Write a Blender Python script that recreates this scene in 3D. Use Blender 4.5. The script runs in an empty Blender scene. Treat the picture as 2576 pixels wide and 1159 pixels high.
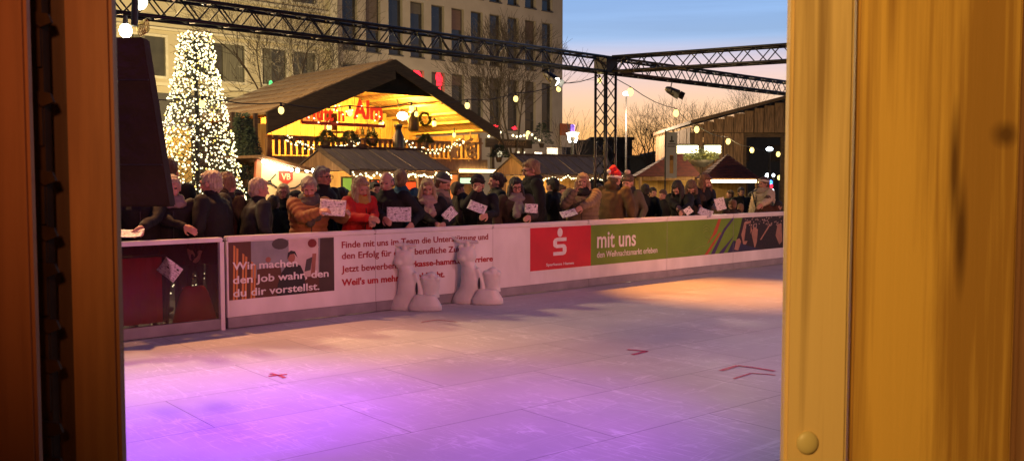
import bpy, bmesh, math, random
from mathutils import Vector, Matrix, noise, Quaternion
random.seed(7)
rad = math.radians
scn = bpy.context.scene
col = scn.collection

# ------------------------------------------------------------------ camera
YAW, PITCH, FPX = rad(47.16), rad(3.17), 2300.0
CAM = Vector((0, 0, 1.75))
RV = Vector((math.sin(YAW), -math.cos(YAW), 0))
FH = Vector((math.cos(YAW), math.sin(YAW), 0))
FV = Vector((math.cos(YAW)*math.cos(PITCH), math.sin(YAW)*math.cos(PITCH), -math.sin(PITCH)))
UV_ = Vector((math.cos(YAW)*math.sin(PITCH), math.sin(YAW)*math.sin(PITCH), math.cos(PITCH)))
def ray(x, y): return FV + RV*((x-1287.5)/FPX) + UV_*((579.5-y)/FPX)
def PY(x, y, Y): d = ray(x, y); return CAM + d*(Y/d.y)
def PX(x, y, X): d = ray(x, y); return CAM + d*(X/d.x)
def PZ(x, y, Z): d = ray(x, y); return CAM + d*((Z-1.75)/d.z)
def PD(x, y, t): return CAM + ray(x, y)*t
def nat(ox, oy, s, a, b): return ((ox+a/s)*.9054, (oy+b/s)*.9054)
cam = bpy.data.cameras.new('camera'); co = bpy.data.objects.new('camera', cam); col.objects.link(co)
co.location = CAM; co.rotation_euler = (rad(90)-PITCH, 0, YAW-rad(90))
cam.sensor_width = 36; cam.lens = 36*FPX/2575.0; cam.clip_start = .05; cam.clip_end = 2000
cam.dof.use_dof = True; cam.dof.focus_distance = 13.0; cam.dof.aperture_fstop = 22.0
scn.camera = co

# ------------------------------------------------------------------ materials
def mat(name, c, rough=.7, c2=None, scale=6, stretch=(1, 1, 1), bump=0, metal=0, detail=4, spec=.5, bscale=None, sheen=0, lo=.3, hi=.7):
    m = bpy.data.materials.new(name); m.use_nodes = True
    nt = m.node_tree; b = nt.nodes['Principled BSDF']
    b.inputs['Roughness'].default_value = rough; b.inputs['Metallic'].default_value = metal
    b.inputs['Specular IOR Level'].default_value = spec
    if sheen: b.inputs['Sheen Weight'].default_value = sheen
    c2 = c2 or tuple(x*.72 for x in c)
    tc = nt.nodes.new('ShaderNodeTexCoord'); mp = nt.nodes.new('ShaderNodeMapping')
    mp.inputs['Scale'].default_value = stretch
    nt.links.new(tc.outputs['Object'], mp.inputs['Vector'])
    n = nt.nodes.new('ShaderNodeTexNoise'); n.inputs['Scale'].default_value = scale; n.inputs['Detail'].default_value = detail
    nt.links.new(mp.outputs['Vector'], n.inputs['Vector'])
    r = nt.nodes.new('ShaderNodeValToRGB')
    r.color_ramp.elements[0].position = lo; r.color_ramp.elements[1].position = hi
    r.color_ramp.elements[0].color = (*c2, 1); r.color_ramp.elements[1].color = (*c, 1)
    nt.links.new(n.outputs['Fac'], r.inputs['Fac']); nt.links.new(r.outputs['Color'], b.inputs['Base Color'])
    if bump:
        n2 = nt.nodes.new('ShaderNodeTexNoise'); n2.inputs['Scale'].default_value = bscale or scale*4; n2.inputs['Detail'].default_value = 5
        nt.links.new(mp.outputs['Vector'], n2.inputs['Vector'])
        bp = nt.nodes.new('ShaderNodeBump'); bp.inputs['Strength'].default_value = bump; bp.inputs['Distance'].default_value = .02
        nt.links.new(n2.outputs['Fac'], bp.inputs['Height']); nt.links.new(bp.outputs['Normal'], b.inputs['Normal'])
    return m
def emis(name, c, s, sample=False):
    m = bpy.data.materials.new(name); m.use_nodes = True; nt = m.node_tree
    b = nt.nodes['Principled BSDF']; b.inputs['Base Color'].default_value = (*[min(1, x) for x in c], 1)
    b.inputs['Emission Color'].default_value = (*c, 1); b.inputs['Emission Strength'].default_value = s
    try: m.cycles.emission_sampling = 'FRONT' if sample else 'NONE'
    except Exception: pass
    return m
def glass(name, c, rough=.08, alpha=1.0):
    m = mat(name, c, rough, tuple(x*.6 for x in c), 1.5, spec=.8)
    m.node_tree.nodes['Principled BSDF'].inputs['Alpha'].default_value = alpha
    return m
M = {}
M['white'] = mat('white_plastic', (.74, .72, .72), .42, (.62, .6, .6), 3, bump=.05)
M['vinyl'] = mat('white_vinyl', (.78, .76, .76), .42, (.60, .58, .58), 2.2, (1, 1, .5), bump=.35, bscale=3.5)
M['kick'] = mat('grey_plastic', (.3, .28, .3), .5, (.2, .19, .21), 4, bump=.1)
M['red'] = mat('sign_red', (.60, .010, .035), .42, (.44, .008, .03), 2, bump=.3, bscale=4)
M['redtext'] = mat('text_red', (.46, .006, .015), .6)
M['darkredtext'] = mat('text_dark_red', (.34, .012, .02), .6)
M['whitetext'] = mat('text_white', (.8, .78, .78), .6)
M['green'] = mat('sign_green', (.15, .27, .02), .42, (.11, .20, .015), 1.5, bump=.3, bscale=4)
M['greengrey'] = mat('sign_grey_green', (.2, .25, .12), .5)
M['black'] = mat('black_metal', (.02, .02, .022), .45, (.008, .008, .009), 9, metal=.0, bump=.05)
M['truss'] = mat('black_truss', (.035, .032, .03), .38, (.015, .014, .013), 20, metal=.6)
M['seam'] = mat('seam', (.34, .30, .30), .8)
M['wire'] = mat('wire', (.012, .012, .012), .6)
M['wood_dark'] = mat('dark_wood', (.09, .055, .03), .75, (.035, .02, .012), 4, (1, 1, 6), bump=.4)
M['wood_mid'] = mat('brown_wood', (.26, .15, .07), .7, (.13, .07, .03), 5, (3, 3, .6), bump=.4)
M['wood_warm'] = mat('warm_wood', (.62, .42, .13), .65, (.40, .24, .07), 5, (3, 3, .5), bump=.3)
M['wood_grey'] = mat('weathered_wood', (.22, .13, .07), .8, (.06, .036, .02), 5, (4, 4, .5), bump=.5)
M['roofwood'] = mat('roof_boards', (.50, .33, .15), .8, (.14, .085, .04), 3, (1.2, 9, 1.2), bump=.8)
M['roofdark'] = mat('dark_roof_boards', (.11, .085, .07), .8, (.05, .038, .032), 3, (8, 1, 1), bump=.5)
M['bargewood'] = mat('barge_wood', (.06, .042, .022), .85, (.03, .021, .012), 4, (1, 1, 8), bump=.5)
M['tile'] = mat('red_roof', (.075, .014, .012), .8, (.04, .009, .009), 8, bump=.3)
M['stone'] = mat('pale_plaster', (.36, .31, .25), .85, (.29, .25, .2), 1.1, bump=.15)
M['stone2'] = mat('plaster', (.42, .37, .26), .85, (.36, .31, .21), .9, (1, 1, .4), bump=.12)
M['trim'] = mat('stone_trim', (.5, .45, .34), .8, (.42, .38, .28), 1.5)
M['winframe'] = mat('window_frame', (.05, .045, .045), .5)
M['winframe2'] = mat('pale_window_frame', (.52, .47, .36), .6)
M['pane'] = glass('window_pane', (.028, .027, .03), .12)
M['pane2'] = glass('office_pane', (.06, .055, .04), .18)
M['curtain'] = mat('curtain', (.14, .13, .1), .9, (.07, .065, .05), 3, (9, 1, .3))
M['silh'] = mat('far_dark_facade', (.03, .03, .035), .9)
M['bark'] = mat('bark', (.1, .075, .05), .9, (.05, .035, .025), 14, bump=.5)
M['leafdark'] = mat('conifer_green', (.03, .055, .02), .8, (.012, .025, .01), 9)
M['paper'] = None
M['cream'] = mat('cream_board', (.8, .62, .36), .6, (.72, .54, .3), 2)
M['ground'] = mat('market_paving', (.07, .065, .06), .8, (.045, .042, .04), 3, bump=.3)
M['awning'] = mat('dark_canvas', (.030, .030, .022), .95, (.020, .021, .015), 3, bump=.5, spec=.1)
M['warmled'] = emis('warm_led', (1, .72, .34), 9)
M['bulb'] = emis('bulb_glow', (1, .74, .22), 2.4)
M['bulbw'] = emis('bulb_white_glow', (1, .93, .72), 16)
M['fairy'] = emis('fairy_light', (1, .88, .5), 3.0)
M['fairy2'] = emis('fairy_light_yellow', (1, .70, .16), 2.2)
M['cold'] = emis('cold_light', (.85, .95, 1), 9)
M['blue'] = emis('blue_light', (.05, .3, 1), 4)
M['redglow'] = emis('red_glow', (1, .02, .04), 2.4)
M['greenglow'] = emis('green_glow', (.1, .9, .3), 1.2)
M['signglow'] = emis('sign_neon_red', (1, .045, .008), .62)
M['tube'] = emis('fluorescent_tube', (1, .9, .45), 10)
M['litpanel'] = emis('lit_panel', (1, .62, .25), .35)
M['litwhite'] = emis('lit_window', (.8, .9, .85), .8)

# ------------------------------------------------------------------ mesh builder
class MB:
    def __init__(s): s.b = bmesh.new(); s.mi = 0
    def _face(s, vs):
        try: f = s.b.faces.new(vs); f.material_index = s.mi; return f
        except ValueError: return None
    def poly(s, pts): return s._face([s.b.verts.new(p) for p in pts])
    def hexa(s, p):   # 8 points: 4 bottom, 4 top
        v = [s.b.verts.new(q) for q in p]
        for f in ((3, 2, 1, 0), (4, 5, 6, 7), (0, 1, 5, 4), (1, 2, 6, 5), (2, 3, 7, 6), (3, 0, 4, 7)): s._face([v[i] for i in f])
        return s
    def box(s, x0, x1, y0, y1, z0, z1):
        return s.hexa([(x0, y0, z0), (x1, y0, z0), (x1, y1, z0), (x0, y1, z0), (x0, y0, z1), (x1, y0, z1), (x1, y1, z1), (x0, y1, z1)])
    def obox(s, c, ax, ay, az):   # centre + three half-axis vectors
        c, ax, ay, az = map(Vector, (c, ax, ay, az))
        return s.hexa([c-ax-ay-az, c+ax-ay-az, c+ax+ay-az, c-ax+ay-az, c-ax-ay+az, c+ax-ay+az, c+ax+ay+az, c-ax+ay+az])
    def prism(s, pts, d):         # extrude polygon by vector d
        a = [s.b.verts.new(p) for p in pts]; b = [s.b.verts.new(Vector(p)+Vector(d)) for p in pts]
        n = len(a); s._face(a[::-1]); s._face(b)
        for i in range(n): s._face([a[i], a[(i+1) % n], b[(i+1) % n], b[i]])
        return s
    def cyl(s, p0, p1, r0, r1=None, n=8, cap=True):
        p0, p1 = Vector(p0), Vector(p1); r1 = r0 if r1 is None else r1
        d = (p1-p0)
        if d.length < 1e-6: return s
        q = d.to_track_quat('Z', 'Y'); A = []; B = []
        for i in range(n):
            a = 2*math.pi*i/n; o = q @ Vector((math.cos(a), math.sin(a), 0))
            A.append(s.b.verts.new(p0+o*r0)); B.append(s.b.verts.new(p1+o*r1))
        for i in range(n): s._face([A[i], A[(i+1) % n], B[(i+1) % n], B[i]])
        if cap: s._face(A[::-1]); s._face(B)
        return s
    def tube(s, pts, r, n=6):
        for a, b in zip(pts, pts[1:]): s.cyl(a, b, r, r, n)
        return s
    def ell(s, c, rx, ry, rz, ax=None, sub=2):
        g = bmesh.ops.create_icosphere(s.b, subdivisions=sub, radius=1)
        c = Vector(c)
        if ax: X, Y, Z = ax
        else: X, Y, Z = Vector((1, 0, 0)), Vector((0, 1, 0)), Vector((0, 0, 1))
        fs = set()
        for v in g['verts']:
            p = v.co; v.co = c+X*(p.x*rx)+Y*(p.y*ry)+Z*(p.z*rz)
            fs.update(v.link_faces)
        for f in fs: f.material_index = s.mi
        return s
    def cap(s, p0, r0, p1, r1, n=12):
        p0, p1 = Vector(p0), Vector(p1)
        s.cyl(p0, p1, r0, r1, n); s.ell(p0, r0, r0, r0, sub=2); s.ell(p1, r1, r1, r1, sub=2); return s
    def loft(s, rings, n=20):  # rings: (centre, X axis, rx, Y axis, ry)
        R = []
        for c, X, rx, Y, ry in rings:
            R.append([s.b.verts.new(Vector(c)+Vector(X)*(rx*math.cos(2*math.pi*i/n))+Vector(Y)*(ry*math.sin(2*math.pi*i/n))) for i in range(n)])
        for a, b in zip(R, R[1:]):
            for i in range(n): s._face([a[i], a[(i+1) % n], b[(i+1) % n], b[i]])
        s._face(R[0][::-1]); s._face(R[-1]); return s
    def lathe(s, c, prof, n=20, ang=2*math.pi):
        c = Vector(c); R = []
        for r, z in prof: R.append([s.b.verts.new(c+Vector((r*math.cos(ang*i/n), r*math.sin(ang*i/n), z))) for i in range(n)])
        for a, b in zip(R, R[1:]):
            for i in range(n): s._face([a[i], a[(i+1) % n], b[(i+1) % n], b[i]])
        s._face(R[0][::-1]); s._face(R[-1]); return s
    def torus(s, c, axis, R, r, n=20, m=6):
        q = Vector(axis).to_track_quat('Z', 'Y'); c = Vector(c); G = []
        for i in range(n):
            a = 2*math.pi*i/n; d = q @ Vector((math.cos(a), math.sin(a), 0)); u = q @ Vector((0, 0, 1))
            G.append([s.b.verts.new(c+d*(R+r*math.cos(2*math.pi*j/m))+u*(r*math.sin(2*math.pi*j/m))) for j in range(m)])
        for i in range(n):
            for j in range(m): s._face([G[i][j], G[(i+1) % n][j], G[(i+1) % n][(j+1) % m], G[i][(j+1) % m]])
        return s
    def mesh(s, name, mats, smooth=False, recalc=True):
        if recalc: bmesh.ops.recalc_face_normals(s.b, faces=s.b.faces)
        me = bpy.data.meshes.new(name); s.b.to_mesh(me); s.b.free()
        for m in (mats if isinstance(mats, (list, tuple)) else [mats]): me.materials.append(m)
        if smooth: me.polygons.foreach_set('use_smooth', [True]*len(me.polygons))
        return me

def tag(o, label=None, cat=None, group=None, kind=None):
    if label: o['label'] = label
    if cat: o['category'] = cat
    if group: o['group'] = group
    if kind: o['kind'] = kind
    return o
def thing(name, label, cat, loc=(0, 0, 0), group=None):
    o = bpy.data.objects.new(name, None); col.objects.link(o); o.location = loc; o.empty_display_size = .1
    return tag(o, label, cat, group)
WLOC = {}
def wloc(o):
    v = Vector(o.location)
    while o.parent: o = o.parent; v = v+Vector(o.location)
    return v
def obj(name, me, parent=None, loc=None):
    """mesh given in world coordinates; origin moved to the base of its bounds"""
    if loc is None:
        xs = [v.co for v in me.vertices]
        if xs:
            mn = [min(c[i] for c in xs) for i in range(3)]; mx = [max(c[i] for c in xs) for i in range(3)]
            loc = Vector(((mn[0]+mx[0])/2, (mn[1]+mx[1])/2, mn[2]))
        else: loc = Vector()
    me.transform(Matrix.Translation(-Vector(loc)))
    o = bpy.data.objects.new(name, me); col.objects.link(o)
    if parent: o.parent = parent; o.location = Vector(loc)-wloc(parent)
    else: o.location = loc
    return o
def part(name, mb, m, parent, smooth=False): return obj(name, mb.mesh(name, m, smooth), parent)
def single(name, mb, m, label, cat, group=None, smooth=False): return tag(obj(name, mb.mesh(name, m, smooth)), label, cat, group)
def struct(name, mb, m, kind='structure'): return tag(obj(name, mb.mesh(name, m)), kind=kind)

def text_mesh(s, bold=0, extrude=.0015):
    cu = bpy.data.curves.new('txt', 'FONT'); cu.body = s; cu.size = 1; cu.extrude = extrude; cu.offset = bold; cu.resolution_u = 3
    o = bpy.data.objects.new('txt', cu); col.objects.link(o)
    dg = bpy.context.evaluated_depsgraph_get(); dg.update()
    me = bpy.data.meshes.new_from_object(o.evaluated_get(dg)); bpy.data.objects.remove(o); bpy.data.curves.remove(cu)
    return me
def text_fit(name, s, x0, x1, zb, caph, y, m, parent, bold=0, slope=0):
    """lettering on a plane facing -Y, from x0 to x1, baseline zb, cap height"""
    me = text_mesh(s, bold, .002)
    xs = [v.co.x for v in me.vertices]; a, b = min(xs), max(xs)
    sx = (x1-x0)/(b-a); sy = caph/.727
    for v in me.vertices:
        X = x0+(v.co.x-a)*sx
        v.co = (X, y-v.co.z, zb+v.co.y*sy+(X-x0)*slope)
    me.materials.clear(); me.materials.append(m)
    return obj(name, me, parent)

# ------------------------------------------------------------------ world, sky, ground
w = bpy.data.worlds.new('World'); scn.world = w; w.use_nodes = True
nt = w.node_tree; bg = nt.nodes['Background']
L_ = nt.links.new; N_ = nt.nodes.new
sky = N_('ShaderNodeTexSky'); sky.sky_type = 'NISHITA'; sky.sun_disc = False
SUN_AZ = YAW-rad(8)                      # direction of the afterglow, measured from +X
sky.sun_elevation = rad(.3); sky.sun_rotation = rad(90)-SUN_AZ
sky.altitude = 60; sky.air_density = 1.0; sky.dust_density = 1.0; sky.ozone_density = 6.0
tc_ = N_('ShaderNodeTexCoord'); sp_ = N_('ShaderNodeSeparateXYZ'); L_(tc_.outputs['Generated'], sp_.inputs[0])
rp = N_('ShaderNodeValToRGB'); L_(sp_.outputs['Z'], rp.inputs['Fac'])
stops = [(0, (1.0, .34, .06)), (.05, (1.0, .52, .16)), (.083, (.98, .62, .36)), (.118, (.80, .60, .56)), (.15, (.29, .44, .66)), (.195, (.26, .44, .74)), (.45, (.10, .19, .42)), (1, (.035, .06, .16))]
el_ = rp.color_ramp.elements
el_[0].position = 0; el_[0].color = (*stops[0][1], 1); el_[1].position = 1; el_[1].color = (*stops[-1][1], 1)
for p_, c_ in stops[1:-1]: e_ = el_.new(p_); e_.color = (*c_, 1)
dt_ = N_('ShaderNodeVectorMath'); dt_.operation = 'DOT_PRODUCT'; dt_.inputs[1].default_value = (math.cos(SUN_AZ), math.sin(SUN_AZ), 0); L_(tc_.outputs['Generated'], dt_.inputs[0])
mr_ = N_('ShaderNodeMapRange'); mr_.inputs['From Min'].default_value = -.6; mr_.inputs['From Max'].default_value = .92; mr_.inputs['To Min'].default_value = .12; mr_.inputs['To Max'].default_value = 1; L_(dt_.outputs['Value'], mr_.inputs['Value'])
# thin streaky cirrus
mpn = N_('ShaderNodeMapping'); mpn.inputs['Scale'].default_value = (1, 1, 22); L_(tc_.outputs['Generated'], mpn.inputs['Vector'])
nz_ = N_('ShaderNodeTexNoise'); nz_.inputs['Scale'].default_value = 2.2; nz_.inputs['Detail'].default_value = 5; L_(mpn.outputs[0], nz_.inputs['Vector'])
mrc = N_('ShaderNodeMapRange'); mrc.inputs['From Min'].default_value = .45; mrc.inputs['From Max'].default_value = .75; mrc.inputs['To Min'].default_value = 1; mrc.inputs['To Max'].default_value = 1.22; L_(nz_.outputs['Fac'], mrc.inputs['Value'])
mu_ = N_('ShaderNodeMath'); mu_.operation = 'MULTIPLY'; L_(mr_.outputs[0], mu_.inputs[0]); L_(mrc.outputs[0], mu_.inputs[1])
sc_ = N_('ShaderNodeVectorMath'); sc_.operation = 'SCALE'; L_(rp.outputs['Color'], sc_.inputs[0]); L_(mu_.outputs[0], sc_.inputs['Scale'])
s2_ = N_('ShaderNodeVectorMath'); s2_.operation = 'SCALE'; s2_.inputs['Scale'].default_value = .09; L_(sky.outputs['Color'], s2_.inputs[0])
ad_ = N_('ShaderNodeVectorMath'); ad_.operation = 'ADD'; L_(sc_.outputs[0], ad_.inputs[0]); L_(s2_.outputs[0], ad_.inputs[1])
L_(ad_.outputs[0], bg.inputs['Color']); bg.inputs['Strength'].default_value = 1.0
sl = bpy.data.lights.new('sun', 'SUN'); sl.energy = .04; sl.angle = rad(.5); sl.color = (1, .6, .35)
so = bpy.data.objects.new('sun', sl); col.objects.link(so)
so.rotation_euler = Vector((-math.cos(SUN_AZ)*math.cos(rad(2)), -math.sin(SUN_AZ)*math.cos(rad(2)), -math.sin(rad(2)))).to_track_quat('-Z', 'Y').to_euler()

struct('ground', MB().box(-300, 500, -300, 600, -.3, -.02), M['ground'])

# ice: synthetic panels, scuffed
def ice_mat():
    m = bpy.data.materials.new('ice_panels'); m.use_nodes = True; nt = m.node_tree; b = nt.nodes['Principled BSDF']
    L = nt.links.new; N = nt.nodes.new
    tc = N('ShaderNodeTexCoord')
    mp = N('ShaderNodeMapping'); L(tc.outputs['Object'], mp.inputs['Vector'])
    n1 = N('ShaderNodeTexNoise'); n1.inputs['Scale'].default_value = .7; n1.inputs['Detail'].default_value = 6; n1.inputs['Roughness'].default_value = .65; L(mp.outputs[0], n1.inputs['Vector'])
    r1 = N('ShaderNodeValToRGB'); r1.color_ramp.elements[0].position = .3; r1.color_ramp.elements[1].position = .72
    r1.color_ramp.elements[0].color = (.43, .41, .42, 1); r1.color_ramp.elements[1].color = (.52, .49, .50, 1); L(n1.outputs['Fac'], r1.inputs['Fac'])
    # scratches: thin lines of distorted noise iso-contours in several directions
    def scr(scale, st, rot, dist, w_):
        mm = N('ShaderNodeMapping'); mm.inputs['Scale'].default_value = st; mm.inputs['Rotation'].default_value = (0, 0, rot); L(tc.outputs['Object'], mm.inputs['Vector'])
        n = N('ShaderNodeTexNoise'); n.inputs['Scale'].default_value = scale; n.inputs['Detail'].default_value = 3; n.inputs['Distortion'].default_value = dist; L(mm.outputs[0], n.inputs['Vector'])
        a = N('ShaderNodeMath'); a.operation = 'SUBTRACT'; a.inputs[1].default_value = .5; L(n.outputs['Fac'], a.inputs[0])
        c = N('ShaderNodeMath'); c.operation = 'ABSOLUTE'; L(a.outputs[0], c.inputs[0])
        d = N('ShaderNodeMapRange'); d.inputs['From Min'].default_value = 0; d.inputs['From Max'].default_value = w_; d.inputs['To Min'].default_value = 1; d.inputs['To Max'].default_value = 0; L(c.outputs[0], d.inputs['Value'])
        return d.outputs[0]
    s1 = scr(3.6, (1, .14, 1), .7, .5, .011); s2 = scr(4.2, (.14, 1, 1), -.4, .6, .011); s3 = scr(14, (1, .12, 1), 1.3, .6, .02)
    ad = N('ShaderNodeMath'); ad.operation = 'ADD'; L(s1, ad.inputs[0]); L(s2, ad.inputs[1])
    ad2 = N('ShaderNodeMath'); ad2.operation = 'ADD'; ad2.use_clamp = True; L(ad.outputs[0], ad2.inputs[0]); L(s3, ad2.inputs[1])
    msk = N('ShaderNodeTexNoise'); msk.inputs['Scale'].default_value = 1.6; L(tc.outputs['Object'], msk.inputs['Vector'])
    mr = N('ShaderNodeMapRange'); mr.inputs['From Min'].default_value = .36; mr.inputs['From Max'].default_value = .62; mr.inputs['To Max'].default_value = .42; L(msk.outputs['Fac'], mr.inputs['Value'])
    mu = N('ShaderNodeMath'); mu.operation = 'MULTIPLY'; L(ad2.outputs[0], mu.inputs[0]); L(mr.outputs[0], mu.inputs[1])
    mx = N('ShaderNodeMixRGB'); mx.inputs['Color2'].default_value = (.85, .84, .86, 1); L(mu.outputs[0], mx.inputs['Fac']); L(r1.outputs[0], mx.inputs['Color1'])
    # panel seams
    mb_ = N('ShaderNodeMapping'); mb_.inputs['Rotation'].default_value = (0, 0, rad(3)); L(tc.outputs['Object'], mb_.inputs['Vector'])
    br = N('ShaderNodeTexBrick'); br.inputs['Scale'].default_value = 1; br.inputs['Mortar Size'].default_value = .006; br.inputs['Mortar Smooth'].default_value = .6
    br.inputs['Brick Width'].default_value = 2.0; br.inputs['Row Height'].default_value = 1.0; br.offset = .5; L(mb_.outputs[0], br.inputs['Vector'])
    br.inputs['Color1'].default_value = (1, 1, 1, 1); br.inputs['Color2'].default_value = (.9, .9, .92, 1); br.inputs['Mortar'].default_value = (.45, .43, .45, 1)
    m2 = N('ShaderNodeMixRGB'); m2.blend_type = 'MULTIPLY'; m2.inputs['Fac'].default_value = 1; L(mx.outputs[0], m2.inputs['Color1']); L(br.outputs['Color'], m2.inputs['Color2'])
    L(m2.outputs[0], b.inputs['Base Color'])
    # roughness: mostly scuffed, glossy wet patches
    n3 = N('ShaderNodeTexNoise'); n3.inputs['Scale'].default_value = 1.3; n3.inputs['Detail'].default_value = 5; L(tc.outputs['Object'], n3.inputs['Vector'])
    r3 = N('ShaderNodeMapRange'); r3.inputs['From Min'].default_value = .3; r3.inputs['From Max'].default_value = .7; r3.inputs['To Min'].default_value = .46; r3.inputs['To Max'].default_value = .7; L(n3.outputs['Fac'], r3.inputs['Value'])
    L(r3.outputs[0], b.inputs['Roughness']); b.inputs['Specular IOR Level'].default_value = .35
    nb = N('ShaderNodeTexNoise'); nb.inputs['Scale'].default_value = 26; nb.inputs['Detail'].default_value = 6; L(tc.outputs['Object'], nb.inputs['Vector'])
    bp = N('ShaderNodeBump'); bp.inputs['Strength'].default_value = .25; bp.inputs['Distance'].default_value = .01; L(nb.outputs['Fac'], bp.inputs['Height']); L(bp.outputs[0], b.inputs['Normal'])
    return m
YB = 10.08
struct('ice_rink', MB().box(-12, 19.4, -2.0, YB+.07, -.02, 0), ice_mat())

# red line marks on the ice
M['mark'] = mat('red_ice_marking', (.55, .01, .06), .5, (.3, .02, .08), 30)
def ice_mark(strokes, label):
    mb = MB()
    for pts, wd in strokes:
        P = [PZ(x, y, 0) for x, y in pts]
        for a, b in zip(P, P[1:]):
            d = (b-a).normalized(); n = Vector((-d.y, d.x, 0))*wd
            mb.poly([a-n+Vector((0, 0, .004)), b-n+Vector((0, 0, .004)), b+n+Vector((0, 0, .004)), a+n+Vector((0, 0, .004))])
    single('ice_marking', mb, M['mark'], label, 'marking', 'red markings on the ice')
ice_mark([([(675, 946), (722, 941)], .02), ([(680, 939), (702, 944), (716, 950)], .018)], 'small red cross drawn on the ice close to the glass panel side')
ice_mark([([(1578, 879), (1628, 883), (1590, 892)], .022)], 'thin red arrowhead mark on the ice in the middle of the rink')
ice_mark([([(1812, 932), (1855, 919), (1900, 925), (1948, 933)], .024), ([(1845, 952), (1890, 938), (1950, 943)], .014)], 'longest red zigzag mark on the ice beside the right wooden post')
ice_mark([([(1060, 810), (1100, 804), (1150, 810)], .010)], 'faint red curve on the ice in front of the white skating aids')

# ------------------------------------------------------------------ rink boards
KZ = .135; TZ = 1.09; X0 = 4.80; MOD = 2.08
labs = ['behind the printed job photo and its white wording', 'behind the start of the long red job text', 'behind the second white skating aid', 'carrying the red bank square', 'carrying the words mit uns', 'carrying the plain green stretch', 'behind the crowd photo by the right post']
for k in range(7):
    xa = X0+MOD*k+.003; xb = xa+MOD-.006
    t = thing('rink_board', 'white plastic rink board '+labs[k], 'rink board', ((xa+xb)/2, YB+.03, 0), 'white boards along the far side of the rink')
    part('panel', MB().box(xa, xb, YB+.004, YB+.05, KZ+.002, TZ-.062), M['white'], t)
    mb = MB().box(xa, xb, YB-.012, YB+.10, TZ-.06, TZ); bmesh.ops.bevel(mb.b, geom=mb.b.edges[:], offset=.012, segments=2, affect='EDGES')
    part('top_rail', mb, M['white'], t)
    part('kick_plate', MB().box(xa, xb, YB-.010, YB+.05, .012, KZ), M['kick'], t)
# glass gate segment
XL0, XL1 = 2.35, 4.70
t = thing('glass_rink_gate', 'glass rink board with white frame and tinted-in red glow beside the left wooden wall', 'rink board', ((XL0+XL1)/2, YB+.03, 0))
mb = MB().box(XL0, XL1+.05, YB-.02, YB+.12, TZ-.06, TZ-.01); bmesh.ops.bevel(mb.b, geom=mb.b.edges[:], offset=.01, segments=2, affect='EDGES')
part('top_rail', mb, M['white'], t)
part('frame_post', MB().box(XL1+.012, XL1+.062, YB-.016, YB+.05, .0, TZ-.062), M['white'], t)
part('kick_plate', MB().box(XL0, XL1+.01, YB-.010, YB+.05, .012, KZ), M['kick'], t)
gl = bpy.data.materials.new('red_glow_glass'); gl.use_nodes = True; nt = gl.node_tree
b = nt.nodes['Principled BSDF']; b.inputs['Base Color'].default_value = (.05, .006, .006, 1); b.inputs['Roughness'].default_value = .1; b.inputs['Alpha'].default_value = .35; b.inputs['Specular IOR Level'].default_value = .7  # red reflection in the glass is tinted into its base colour
part('pane', MB().box(XL0, XL1+.0, YB+.006, YB+.016, KZ+.002, TZ-.062), gl, t)

# ---- banners
def tz(ox, oy, s, a, b): p = PY(*nat(ox, oy, s, a, b), YB-.003); return p.x, p.z
def fitline(name, s, org, L, Rr, caph, m, parent, bold=0, y=YB-.005):
    xa, za = tz(*org, *L); xb, zb = tz(*org, *Rr)
    return text_fit(name, s, xa, xb, za, caph*1.06, y, m, parent, bold+.012, (zb-za)/(xb-xa))
BA0 = X0+.03; rx0, _ = tz(1240, 380, 3.863, 898, 985); rx1, _ = tz(1240, 380, 3.863, 1550, 945)
bann = thing('advertising_banner', 'white job banner with a photo and long red German text', 'banner', (BA0, YB, KZ), 'banners on the rink boards')
part('sheet', MB().box(BA0, rx0-.002, YB-.001, YB+.003, KZ+.004, TZ-.064), M['vinyl'], bann)
O5 = (620, 640, 5.268); O6 = (900, 600, 3.864); O7 = (1480, 560, 3.68)
# photo print
pal = [('p_brown', (.10, .035, .02)), ('p_timber', (.6, .25, .07)), ('p_grey', (.26, .28, .30)), ('p_darkgrey', (.07, .06, .06)), ('p_wall', (.60, .50, .48)), ('p_shirt', (.02, .015, .018)), ('p_skin', (.32, .13, .09)), ('p_ball', (.2, .02, .02)), ('p_brownwall', (.06, .035, .028))]
pm = [mat(n, c, .5, scale=5) for n, c in pal]
pw0, pz1 = tz(*O5, 75, 176); pw1, _ = tz(*O5, 1618, 112); _, pz0 = tz(*O5, 75, 1025)
W_, H_ = pw1-pw0, pz1-pz0
def pr(mb, idx, pts, lay):
    mb.mi = idx; mb.poly([(pw0+W_*u, YB-.0014-.0006*lay, pz0+H_*v) for u, v in pts][::1])
def circ(cx, cy, rx, ry, n=14): return [(cx+rx*math.cos(2*math.pi*i/n), cy+ry*math.sin(2*math.pi*i/n)) for i in range(n)]
mb = MB()
pr(mb, 0, [(0, 0), (1, 0), (1, 1), (0, 1)], 0)
pr(mb, 2, [(.2, .35), (.86, .3), (.86, 1), (.2, 1)], 1); pr(mb, 4, [(.55, .3), (.84, .3), (.84, 1), (.55, 1)], 2)
pr(mb, 8, [(.84, 0), (1, 0), (1, 1), (.86, 1)], 3)
for i in range(9):
    u = .005+i*.026; pr(mb, 1 if i % 3 else 0, [(u, 0), (u+.017, 0), (u+.03, .98-.05*i), (u+.012, 1-.05*i)], 3+i % 2)
pr(mb, 0, [(.24, 0), (.5, 0), (.47, .55), (.25, .5)], 2)
pr(mb, 3, circ(.47, .93, .08, .1), 3)
pr(mb, 7, circ(.78, .91, .045, .08), 4)
pr(mb, 4, [(.74, .78), (.82, .78), (.85, .84), (.76, .84)], 4)
pr(mb, 6, [(.76, .3), (.8, .3), (.82, .72), (.78, .72)], 4)
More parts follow.
